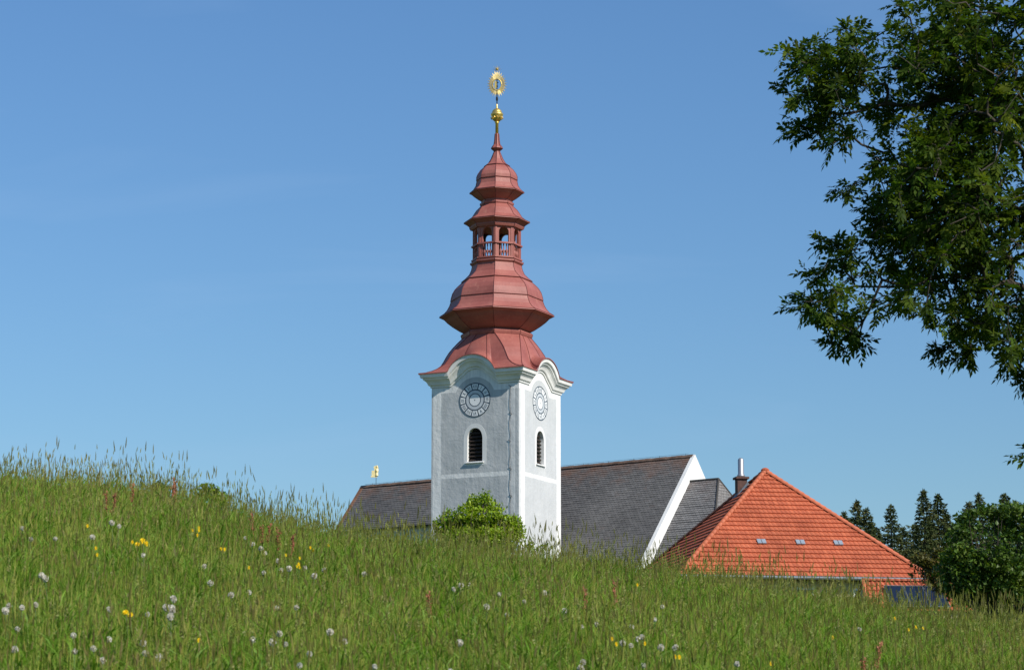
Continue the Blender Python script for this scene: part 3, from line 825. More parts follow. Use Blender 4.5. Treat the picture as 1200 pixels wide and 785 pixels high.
# three glass tiles on the front slope
slen = math.hypot(hy, HA-HE); nr = (HA-HE)/slen; no = hy/slen
for px in (892, 937.5, 982):
    # position along the front face at the row seen at y 637
    t = 7.35/24; d = hy*(1-t)
    base = Vector((ctr.x, ctr.y, 0))-N*d; lo, hi = -6, 6
    for _ in range(40):
        m_ = (lo+hi)/2; p = base+E*m_; z_ = HE+gz+(HA-HE)*t-EYE
        dep = p.y*math.cos(PITCH)+z_*math.sin(PITCH)
        if p.x/dep < (px-CX)/F: lo = m_
        else: hi = m_
    gl = MB()
    sv = Vector((0, hy, HA-HE)).normalized(); nv = Vector((0, -nr, no))
    for q in (-1, 1):
        o_ = Vector((lo+q*.115, -d, HE+(HA-HE)*t))+nv*.125
        vs = [o_+Vector((a*.10, 0, 0))+sv*b+nv*c_ for c_ in (-.06, 0) for a in (-1, 1) for b in (-.16, .17)]
        gl.add(vs, [(4, 6, 7, 5), (0, 4, 5, 1), (2, 3, 7, 6), (0, 2, 6, 4), (1, 5, 7, 3)])
    gl.build('glass_tile', m_glass, house_roof)
# chimney with a steel flue, near the back-left hip
chp = None
def chimney():
    # local point below px 869 on the left slope near the rear hip
    lx, ly = -1.1, .85
    for _ in range(30):
        p = Vector((ctr.x, ctr.y, 0))+E*lx+N*ly; dep = p.y*math.cos(PITCH)+14*math.sin(PITCH)
        lx += ((869-CX)/F-p.x/dep)*dep*.8
    zt = P(869, 558, (Vector((ctr.x, ctr.y, 0))+E*lx+N*ly).y).z-gz
    zf = P(869, 537, (Vector((ctr.x, ctr.y, 0))+E*lx+N*ly).y).z-gz
    print('chimney', lx, ly, zt, zf)
    c = MB(); c.box((lx, ly, zt-1.3), (.50, .50, 2.3)); co_ = c.build('chimney', m_brick, house_roof)
    c = MB(); c.box((lx, ly, zt-.1), (.68, .68, .11)); c.build('cap', m_brick, co_)
    c = MB(); c.lathe([(.24, zt-.04), (.17, zt+.10), (.15, zt+.12), (.15, zf-.08), (.13, zf-.03), (.07, zf+.02)], 14, 0, (lx, ly)); c.build('flue', m_steel, co_, smooth=True)
    c = MB(); vs = []
    for a, b in ((-.32, -.32), (.32, -.32), (.32, .32), (-.32, .32)):
        z_ = HE+(HA-HE)*(1-max(abs(lx+a)/hx, abs(ly+b)/hy)); vs.append((lx+a*1.25, ly+b*1.25, z_+.02)); vs.append((lx+a*.8, ly+b*.8, z_+.22))
    c.add(vs, [(0, 2, 3, 1), (2, 4, 5, 3), (4, 6, 7, 5), (6, 0, 1, 7)]); c.build('flashing', m_zinc, co_)
chimney()

# ------------------------------------------------------------------ low outbuilding with solar panels
s0 = P(1013, 704, 104); s1 = P(1112, 700, 106)
shc = (s0+s1)/2; sg = float(terrain(shc.x, shc.y)); LS = (s1-s0).length
shed = empty('outbuilding', (shc.x, shc.y, sg-.2), R(8)); tag(shed, 'low outbuilding with an orange tiled roof carrying dark solar panels, in front of the house', 'outbuilding')
ze = s0.z-sg-.45+.2; za = P(1060, 683.5, 106).z-sg+.2; dS = 1.6
rs = MB(); hl = LS/2
def tile_rect(mb, x0, x1, y0, y1, z0, z1, rows, tw=.22, taper=.28):
    rise = z1-z0; sl = math.hypot(y1-y0, rise); sv = Vector((0, (y1-y0)/sl, rise/sl)); nv = Vector((0, -rise/sl, (y1-y0)/sl))
    if y1 < y0: nv = Vector((0, rise/sl, -(y1-y0)/sl))
    for i in range(rows):
        t0, t1 = i/rows, (i+1)/rows+.02; n_ = int((x1-x0)/tw*6); vs = []; uv = []
        for t, up in ((t0, .055), (t1, 0), (t0, .01)):
            for j in range(n_+1):
                s = x0+(x1-x0)*j/n_; ph = (s/tw) % 1; wv = .028*math.sin(2*math.pi*ph)
                vs.append(Vector((s*(1-taper*t*abs(1)/1*(abs(x1) > 0)*.5) if True else s, y0+(y1-y0)*t, z0+rise*t))+nv*(up+wv)); uv.append((s/tw, i+.5))
        m_ = n_+1; fs = [(j, j+1, m_+j+1, m_+j) for j in range(n_)]+[(2*m_+j, 2*m_+j+1, j+1, j) for j in range(n_)]
        if y1 < y0: fs = [f[::-1] for f in fs]
        mb.add(vs, fs, uv)
tile_rect(rs, -hl, hl, -dS, 0, ze, za, 6); tile_rect(rs, -hl, hl, dS, 0, ze, za, 6)
sr = rs.build('roof', m_tile, shed)
hr = MB(); hipline(hr, (-hl*.86, 0, za+.03), (hl*.86, 0, za+.03), 14, .09)
for sx in (-1, 1): hipline(hr, (sx*hl, -dS, ze+.05), (sx*hl*.86, 0, za+.04), 6, .08)
hr.build('ridge_tile', m_tile, sr, smooth=True)
sw = MB(); sw.box((0, 0, ze/2-.4), (LS*.94, dS*1.8, ze+.6)); sw.add([(x*hl*.86, y, z) for x in (-1, 1) for y, z in ((-dS*.9, ze-.1), (dS*.9, ze-.1), (0, za-.08))], [(0, 2, 1), (3, 4, 5)]); sw.build('wall', m_ochre, shed)
svv = Vector((0, dS, za-ze)).normalized(); nvv_ = Vector((0, -svv.z, svv.y)); sll = math.hypot(dS, za-ze)
for i in range(3):
    xa = -hl*.86+.72+i*.82; b = MB(); w2 = .78
    vs = [Vector((x, -dS, ze))+svv*(sll*q)+nvv_*h for h in (.10, .15) for x in (xa, xa+w2) for q in (.05, .74)]
    b.add(vs, [(4, 6, 7, 5), (0, 4, 5, 1), (2, 3, 7, 6), (0, 2, 6, 4), (1, 5, 7, 3)]); sp_ = b.build('solar_panel', m_solar, shed)
    b = MB(); q4 = [Vector((x, -dS, ze))+svv*(sll*q)+nvv_*.16 for x, q in ((xa, .05), (xa+w2, .05), (xa+w2, .74), (xa, .74), (xa, .05))]
    b.tube(q4, .022, 4); b.build('frame', m_zinc, sp_)

# ------------------------------------------------------------------ foliage
def leaf_cloud(cent, size, rngl, shape='leaf', up=.5, tintv=.3, flat_=.35, stretch=1.0):
    """cent (N,3): one folded leaf per point; returns v, f(quads), col"""
    n_ = len(cent); d = rngl.normal(size=(n_, 3)); d[:, 2] -= .25; d /= np.linalg.norm(d, axis=1)[:, None]
    nn = rngl.normal(size=(n_, 3)); nn[:, 2] = np.abs(nn[:, 2])+up
    s = np.cross(d, nn); s /= np.linalg.norm(s, axis=1)[:, None]+1e-9; nn = np.cross(s, d)
    L = (size*rngl.uniform(.6, 1.3, n_))[:, None]; Wd = L*.34*stretch
    tp = [cent, cent+d*L*.45+s*Wd-nn*L*.10, cent+d*L-nn*L*.12, cent+d*L*.45-s*Wd-nn*L*.10]
    v = np.stack(tp, 1).reshape(-1, 3); f = np.arange(n_*4).reshape(-1, 4)
    b = rngl.uniform(1-tintv, 1+tintv, n_); y = rngl.normal(0, .08, n_)
    c = np.stack([b*(1+y), b, b*(1-y)], 1); c = np.repeat(c, 4, axis=0)
    return v, f, c
def blob_points(lobes, n_, rngl, gap=.42, freq=1.0, shell=.5):
    """points in ellipsoid lobes thinned by smooth 3d noise; lobes (x,y,z,rx,ry,rz)"""
    lobes = np.array(lobes); vol = lobes[:, 3]*lobes[:, 4]*lobes[:, 5]
    k = rngl.choice(len(lobes), n_*3, p=vol**.8/np.sum(vol**.8))
    d = rngl.normal(size=(n_*3, 3)); d /= np.linalg.norm(d, axis=1)[:, None]
    r = rngl.uniform(0, 1, n_*3)**shell
    p = lobes[k, :3]+d*r[:, None]*lobes[k, 3:]
    ph = rngl.uniform(0, 6, 12)
    def nz(p, f): return (np.sin(p[:, 0]*f+ph[0]+1.3*np.sin(p[:, 2]*f*.8+ph[1]))*np.sin(p[:, 1]*f*1.1+ph[2]+np.sin(p[:, 0]*f+ph[3]))+np.sin(p[:, 2]*f*1.3+ph[4]+1.1*np.sin(p[:, 1]*f*.9+ph[5])))
    v = nz(p, 2.1*freq)+.6*nz(p, 5.3*freq)
    keep = v > np.quantile(v, gap)
    return p[keep][:n_]

m_spruce = leaf_mat('spruce needles', [(.032, .055, .018), (.055, .080, .024), (.090, .092, .030)], .1, .7, spec=.15)
def spruce_mesh(seed, H=20.0, spread=3.6, dens=1.0):
    r = np.random.default_rng(seed); C = []; z = H-.15
    pts = [np.stack([np.zeros(12), np.zeros(12), np.linspace(H-.8, H-.1, 12)], 1)]; dirs = [np.tile([0, 0, 1.], (12, 1))]
    v_all = []; 
    while z > 3:
        t = (H-z)/H; L = (.05+spread*1.95*t**.85)*r.uniform(.7, 1.2); nb = int(5+3*t)
        a0 = r.uniform(0, 6.28)
        for b in range(nb):
            a = a0+b*2*math.pi/nb+r.uniform(-.35, .35); l = L*r.uniform(.6, 1.2)
            m_ = int(max(4, l*17*dens)); q = np.linspace(.05, 1, m_)
            x = l*q; zz = z+.12*l-q*l*.30+q**3*l*.22*(1 if t < .5 else .6)
            droop = r.uniform(0, .35, m_)*q*(1-q*.4)*l*.5
            w_ = r.normal(0, .18, m_)*l*(.3+.4*np.sin(q*3))
            p = np.stack([x*math.cos(a)-w_*math.sin(a), x*math.sin(a)+w_*math.cos(a), zz-droop*r.uniform(0, 1, m_)], 1)
            pts.append(p); dirs.append(np.tile([math.cos(a), math.sin(a), -.25], (m_, 1)))
        z -= r.uniform(.34, .6)*(.5+.8*min(1, t*3))
    p = np.concatenate(pts); d = np.concatenate(dirs)
    rep = 2; p = np.repeat(p, rep, 0)+r.normal(0, .05, (len(p)*rep, 3)); d = np.repeat(d, rep, 0)+r.normal(0, .45, (len(p), 3)); d /= np.linalg.norm(d, axis=1)[:, None]
    nn = r.normal(0, 1, (len(p), 3)); nn[:, 2] += .8; s = np.cross(d, nn); s /= np.linalg.norm(s, axis=1)[:, None]
    L = r.uniform(.22, .48, len(p))[:, None]
    v = np.stack([p-s*.05, p+d*L*.5-s*.075-[0, 0, .03], p+d*L, p+d*L*.5+s*.075-[0, 0, .03]], 1).reshape(-1, 3)
    b = r.uniform(.6, 1.35, len(p)); wv = r.uniform(0, .25, len(p))
    c = np.repeat(np.stack([b*(1+wv), b, b*(1-wv*.3)], 1), 4, 0)
    return v, np.arange(len(v)).reshape(-1, 4), c
spr = []
for i in range(4):
    root = empty('spruce_tree'); v, f, c = spruce_mesh(40+i, 20, [3.4, 2.9, 3.8, 3.1][i])
    np_mesh('crown', v, f, m_spruce, root, c)
    tr = MB(); tr.tube([(0, 0, -1), (0, 0, 6), (.05, 0, 13), (0, 0, 19.9)], [.28, .22, .12, .02], 7); tr.build('trunk', m_barkd, root)
    spr.append(root)
tops = [(989, 598, 190, 'short dark spruce tip at the left end of the wood, just above the orange roof'), (1004, 585, 200, 'tall spruce with loose greener top, second from the left in the wood'),
        (1015, 594, 195, 'narrow spruce close on the right of the loose greener one'), (1044, 590, 192, 'brownish dense spruce standing apart in the gap of the wood'),
        (1058, 616, 205, 'low spruce tip sunk between the brownish spruce and the tallest one'), (1082, 573, 185, 'tallest pale green spruce with long side branches in the middle of the wood'),
        (1099, 578, 198, 'dark pointed spruce close behind the tallest pale one'), (1117, 612, 205, 'low spruce filling the gap left of the dark broadleaf tree'), (1135, 587, 190, 'spruce tip rising left above the dark broadleaf tree'),
        (1147, 577, 196, 'second spruce tip above the dark broadleaf tree, slightly the taller'), (1164, 592, 200, 'low spruce tip behind the middle of the broadleaf crown'), (1177, 577, 192, 'slender spruce tip behind the right part of the broadleaf crown'),
        (1190, 585, 187, 'spruce tip nearest the right edge behind the broadleaf crown'), (1030, 622, 202, 'low dark spruce filling the wood between two taller tips'), (1072, 612, 208, 'dark spruce half hidden behind the tallest pale one'),
        (996, 606, 210, 'low spruce between the two leftmost taller tips of the wood'), (1022, 612, 212, 'faint far spruce tip just left of the standing brownish spruce'), (1108, 600, 212, 'far spruce tip between the dark pointed spruce and the broadleaf tree'),
        (1125, 603, 206, 'far spruce tip touching the left shoulder of the broadleaf crown'), (1090, 606, 214, 'far spruce tip between the tallest pale spruce and its dark neighbour')]
def copy_thing(o):
    c = o.copy(); COL.objects.link(c)
    for ch in o.children:
        d = ch.copy(); COL.objects.link(d); d.parent = c
    return c
for i, (px, py, Y, lab) in enumerate(tops):
    o = spr[i] if i < 4 else copy_thing(spr[i % 4])
    p = P(px, py, Y); g = float(terrain(p.x, Y)); H = p.z-g; s = H/20
    o.location = (p.x, Y, g-.1); o.scale = (s*random.uniform(.95, 1.15), s*random.uniform(.95, 1.15), s); o.rotation_euler = (0, 0, random.uniform(0, 6.28))
    tag(o, lab, 'spruce', 'spruces of the wood behind the orange roof')

def shrub(name, lobes, n_, size, mat, label, cat, seed, gap=.4, freq=1, trunk_r=.06, shell=.5, group=None, up=.5):
    """lobes given in world coordinates; base at the ground below the first lobe"""
    r = np.random.default_rng(seed); c0_ = lobes[0]; g = float(terrain(c0_[0], c0_[1]))
    root = empty(name, (c0_[0], c0_[1], g-.05)); tag(root, label, cat, group)
    rel = [(l[0]-c0_[0], l[1]-c0_[1], l[2]-g, l[3], l[4], l[5]) for l in lobes]
    p = blob_points(rel, n_, r, gap, freq, shell)
    p = p[p[:, 2] > .1]
    v, f, c = leaf_cloud(p, size, r, up=up); np_mesh('crown', v, f, mat, root, c)
    tb = MB()
    for l in rel:
        tip = Vector((l[0], l[1], l[2]+l[5]*.3)); b = Vector((r.uniform(-.1, .1), r.uniform(-.1, .1), -.2))
        for q in range(3):
            e = tip+Vector((r.uniform(-.6, .6)*l[3], r.uniform(-.6, .6)*l[4], r.uniform(-.3, .2)*l[5]))
            m_ = b.lerp(e, .5)+Vector((r.uniform(-.2, .2), r.uniform(-.2, .2), .2))*l[3]
            tb.tube([b, b.lerp(m_, .5)+Vector((0, 0, .05)), m_, e], [trunk_r, trunk_r*.8, trunk_r*.55, trunk_r*.15], 5)
    tb.build('trunk', m_barkd, root)
    return root
def lobe_px(px, py, Y, rx, ry, dy=None):
    p = P(px, py, Y); k = Y/F*1.01
    return (p.x, Y+(random.uniform(-.3, .3) if dy is None else dy), p.z, rx*k, rx*k*.9, ry*k)
m_bright = leaf_mat('fresh green leaves', [(.16, .25, .012), (.22, .32, .016), (.30, .38, .025)], .35, .45)
m_mid = leaf_mat('mid green leaves', [(.042, .085, .012), (.070, .125, .015), (.13, .19, .024)], .32, .5)
m_copper = leaf_mat('brownish green leaves', [(.06, .07, .014), (.10, .09, .02), (.15, .10, .028)], .3, .5)
B1 = [lobe_px(x, y, 78, a, b) for x, y, a, b in ((550, 612, 26, 20), (580, 614, 26, 20), (565, 624, 42, 34), (563, 588, 17, 15), (569, 580, 7, 8), (547, 599, 16, 12), (580, 598, 16, 13), (552, 588, 7, 7), (530, 610, 24, 17), (520, 604, 10, 9), (602, 616, 14, 14), (594, 612, 18, 17), (602, 628, 16, 18), (523, 618, 16, 15), (622, 636, 9, 7), (640, 641, 8, 5), (545, 640, 38, 28), (572, 640, 32, 28))]
shrub('shrub', B1, 17000, .095, m_bright, 'bright green leafy bush in front of the church tower', 'bush', 5, gap=.30, freq=2.2, shell=.42)
B2 = [lobe_px(x, y, 34, a, b) for x, y, a, b in ((245, 574, 16, 11), (232, 578, 12, 9), (256, 580, 12, 9))]
shrub('shrub', B2, 900, .05, m_bright, 'small round bush top showing over the left meadow crest', 'bush', 6, gap=.4, freq=5, trunk_r=.012)
B3 = [lobe_px(x, y, 34, a, b) for x, y, a, b in ((188, 572, 12, 10), (178, 577, 10, 7))]
shrub('shrub', B3, 600, .05, m_mid, 'lower bush top on the crest, beside the red sorrel', 'bush', 7, gap=.4, freq=5, trunk_r=.012)
# dark broadleaf tree at the right
B4 = [lobe_px(x, y, 84, a, b, d) for x, y, a, b, d in ((1165, 650, 60, 48, 0), (1150, 618, 34, 26, .3), (1185, 612, 34, 26, 0), (1125, 640, 26, 26, -.4), (1160, 598, 18, 13, .5), (1215, 630, 45, 45, .5), (1200, 600, 22, 16, .8), (1122, 668, 30, 30, -.3), (1175, 690, 60, 35, -.2), (1135, 606, 14, 12, .6), (1142, 684, 38, 30, 0), (1250, 650, 50, 60, 1.), (1235, 590, 30, 25, .4), (1280, 690, 60, 50, 1.5))]
shrub('broadleaf_tree', B4, 26000, .15, m_mid, 'dark dense broadleaf tree at the right edge, right of the outbuilding', 'tree', 8, gap=.42, freq=.9, trunk_r=.05, shell=.4)
B5 = [lobe_px(x, y, 96, a, b) for x, y, a, b in ((1088, 668, 17, 16), (1078, 655, 12, 9), (1098, 660, 14, 12), (1068, 672, 9, 8), (1104, 680, 16, 14), (1100, 648, 9, 8))]
shrub('shrub', B5, 2400, .13, m_copper, 'thin brownish green shrub overlapping the right corner of the orange roof', 'bush', 9, gap=.45, freq=1.8, trunk_r=.03)

# ------------------------------------------------------------------ ash tree at the right, trunk outside the frame
def ash_tree():
    r = np.random.default_rng(21); YA = 40.0
    tx = P(1385, 400, 41.5).x; gz_ = float(terrain(tx, 41.5)); root = empty('ash_tree', (tx, 41.5, gz_-.1))
    tag(root, 'large leafy tree reaching in from the right edge with dark overhanging sprays', 'tree')
    O = Vector((tx, 41.5, gz_-.1))
    poly = [(1066, -40), (1062, 14), (1035, 42), (1000, 38), (975, 44), (935, 58), (925, 72), (945, 92), (938, 108), (928, 118), (945, 128), (938, 146), (930, 158), (950, 150), (985, 158), (1010, 150), (1035, 178), (1022, 198), (1003, 216), (1010, 240), (1022, 262), (990, 275), (968, 288), (965, 308), (948, 332), (934, 352), (950, 358), (978, 382), (1000, 392), (1020, 372), (1050, 360), (1080, 365), (1100, 372), (1115, 395), (1112, 398), (1140, 408), (1172, 405), (1190, 415), (1230, 430), (1300, 430), (1300, -40)]
    def inside(x, y):
        c = False; n_ = len(poly)
        for i in range(n_):
            x1, y1 = poly[i]; x2, y2 = poly[(i+1) % n_]
            if (y1 > y) != (y2 > y) and x < (x2-x1)*(y-y1)/(y2-y1)+x1: c = not c
        return c
    att = []; fing = set()
    ph = r.uniform(0, 6, 8)
    def nz(p, f):
        return math.sin(p.x*f+ph[0]+1.2*math.sin(p.z*f*.7+ph[1]))+math.sin(p.z*f*1.2+ph[2]+math.sin(p.y*f+ph[3]))
    while len(att) < 1260:
        x, y = r.uniform(905, 1240), r.uniform(-40, 560)
        if not inside(x, y): continue
        dep = YA+r.normal(0, 1.15)*(.45+.55*min(1, (x-905)/150)); p = P(x, y, dep)
        v = nz(p, 2.2)+.7*nz(p, 5.5)
        edge = (x-905)/240
        if v < -.5+(.1 if edge > .7 else .7 if edge < .4 else .4) and r.uniform() < .92: continue
        if y > 330 and x > 1120 and r.uniform() < .3: continue
        att.append(p)
    for (x0_, y0_, x1_, y1_) in ((960, 62, 914, 64), (960, 75, 922, 84), (965, 108, 918, 108), (960, 130, 915, 160), (985, 150, 938, 158), (1000, 162, 965, 168), (1000, 220, 985, 222), (1065, 20, 1048, 8), (1010, 40, 985, 34), (975, 350, 925, 360), (985, 385, 975, 402), (1010, 392, 1004, 405), (980, 285, 962, 277), (965, 320, 945, 322), (1120, 405, 1098, 408), (1140, 412, 1125, 420), (1190, 418, 1180, 424), (1204, 440, 1199, 450), (1040, 178, 1030, 186), (1212, 526, 1204, 532)):
        for q in range(5):
            t = q/4; att.append(P(x0_+(x1_-x0_)*t+r.normal(0, 3), y0_+(y1_-y0_)*t+r.normal(0, 3), YA+r.normal(0, .1))); fing.add(len(att)-1)
    # the rest of the crown, round the trunk
    c = Vector((tx+.2, 41.5, gz_+8.3))
    k = 0
    while k < 2300:
        d = r.normal(size=3); d /= np.linalg.norm(d); q = r.uniform()**.42
        p = c+Vector((d[0]*5.4*q, d[1]*5.0*q, d[2]*5.9*q))
        X = p.x/ (p.y*math.cos(PITCH)+(p.z-EYE)*math.sin(PITCH))*F+CX
        if X < 1235: continue
        if nz(p, 1.3)+.6*nz(p, 3.1) < -.5: continue
        att.append(p); k += 1
    # skeleton: join each point to the nearest node of the growing tree
    nodes = [Vector((tx, 41.5, gz_-.3)), Vector((tx-.02, 41.5, gz_+1.2)), Vector((tx+.08, 41.45, gz_+2.6)), Vector((tx, 41.5, gz_+4)), Vector((tx-.1, 41.5, gz_+5.6)), Vector((tx+.1, 41.6, gz_+7.4)), Vector((tx, 41.4, gz_+9.4)), Vector((tx+.1, 41.4, gz_+11.4))]
    par = [-1, 0, 1, 2, 3, 4, 5, 6]
    # main limbs into the picture
    for (px, py, Yd, j) in ((1175, 120, 40.2, 5), (1170, 235, 40.0, 4), (1190, 330, 40.2, 3), (1180, 20, 40.4, 6)):
        e = P(px, py, Yd); a = nodes[j]; prev = j
        for s in (.2, .4, .6, .8, 1.0):
            q = a.lerp(e, s)+Vector((r.normal(0, .08), r.normal(0, .12), .25*math.sin(s*math.pi)+r.normal(0, .06)))
            nodes.append(q); par.append(prev); prev = len(nodes)-1
    for (px, py, Yd, j) in ((945, 75, 39.8, 12), (935, 150, 40, 12), (1010, 215, 40, 17), (940, 355, 40, 22), (1130, 420, 40.2, 22), (975, 300, 39.7, 17), (1075, 10, 40.2, 27)):
        e = P(px, py, Yd); a = nodes[j]; prev = j; n_ = 7
        for s in range(1, n_):
            s /= n_; q = a.lerp(e, s)+Vector((r.normal(0, .04), r.normal(0, .08), .20*math.sin(s*math.pi)+r.normal(0, .05)))
            nodes.append(q); par.append(prev); prev = len(nodes)-1
    base_n = len(nodes)
    c_tr = Vector((tx, 41.5, gz_+6)); order = sorted(att, key=lambda p: (p-c_tr).length)
    arr = np.zeros((base_n+len(att)*2+10, 3)); arr[:base_n] = [tuple(n_) for n_ in nodes]; na = base_n; tips = []
    for p in order:
        d = np.linalg.norm(arr[2:na]-np.array(p), axis=1); 
        out = np.linalg.norm(arr[2:na]-np.array(c_tr), axis=1); dp = (p-c_tr).length
        d = d+np.where(out > dp+.1, 1.5, 0)
        j = int(np.argmin(d))+2; a = nodes[j]; L = (p-a).length
        prev = j
        if L > .25:
            m_ = a.lerp(p, .5)+Vector((r.normal(0, .1), r.normal(0, .1), r.normal(.04, .08)))*min(1, L)
            nodes.append(m_); par.append(prev); prev = len(nodes)-1; arr[na] = m_; na += 1
        nodes.append(p); par.append(prev); arr[na] = p; na += 1; tips.append(len(nodes)-1)
    load = np.zeros(len(nodes)); 
    for t in tips: load[t] += 1
    for i in range(len(nodes)-1, 0, -1): load[par[i]] += load[i]*1.0 if par[i] >= 0 else 0
    rad = .0045*np.maximum(load, 1)**.47; rad = np.minimum(rad, .26)
    tb = MB(); tw = MB()
    for i in range(1, len(nodes)):
        j = par[i]; big = load[i] > 6
        (tb if big else tw).tube([nodes[j]-O, nodes[i]-O], [min(rad[j], rad[i]*1.6+.004), rad[i]], 6 if big else 3, cap=False)
    tb.build('trunk', m_bark, root, smooth=True); tw.build('twig', m_bark, root)
    # pinnate leaves
    bx = []; bd = []
    for ti, t in enumerate(tips):
        p = nodes[t]; o = (p-nodes[par[t]]).normalized(); nl = r.integers(4, 7)
        for q in range(nl):
            d = Vector(r.normal(0, .75, 3))+o*.8+Vector((-.15, 0, .05)); d.normalize()
            bx.append(tuple(p-O-o*r.uniform(0, .15))); bd.append(tuple(d))
    bx = np.array(bx); bd = np.array(bd); n_ = len(bx); print('leaves', n_)
    LL = r.uniform(.17, .32, n_)[:, None]; upv = np.tile([0., 0, 1.], (n_, 1))+r.normal(0, .35, (n_, 3))
    sd_ = np.cross(bd, upv); sd_ /= np.linalg.norm(sd_, axis=1)[:, None]; nn = np.cross(sd_, bd)
    V = []; C = []
    tint = r.uniform(.65, 1.35, n_); warm = r.normal(0, .1, n_)
    for a, sgn in [(q, s) for q in (.28, .48, .68, .86) for s in (-1, 1)]+[(1.0, 0)]:
        o = bx+bd*LL*a-np.array([0, 0, 1.])*(LL*.25*a*a)
        dr = (sd_*sgn*.8+bd*.6) if sgn else bd.copy(); dr = dr+np.array([0, 0, -.3])+r.normal(0, .15, (n_, 3)); dr /= np.linalg.norm(dr, axis=1)[:, None]
        l = r.uniform(.085, .145, n_)[:, None]*(.8 if a < .3 else 1); wd = np.cross(dr, nn+r.normal(0, .3, (n_, 3))); wd /= np.linalg.norm(wd, axis=1)[:, None]; wd = wd*l*.215
        V.append(np.stack([o, o+dr*l*.45+wd, o+dr*l-np.array([0, 0, .01]), o+dr*l*.45-wd], 1))
        cc = np.stack([tint*(1+warm), tint, tint*(1-warm)], 1); C.append(np.repeat(cc[:, None, :], 4, 1))
    V = np.concatenate(V).reshape(-1, 3); C = np.concatenate(C).reshape(-1, 3)
    m_ash = leaf_mat('ash leaves', [(.028, .056, .007), (.058, .098, .010), (.15, .19, .016)], .48, .6, spec=.12)  # brightest stop stands for sunlit leaves, light put into the colour
    np_mesh('crown', V, np.arange(len(V)).reshape(-1, 4), m_ash, root, C)
ash_tree()

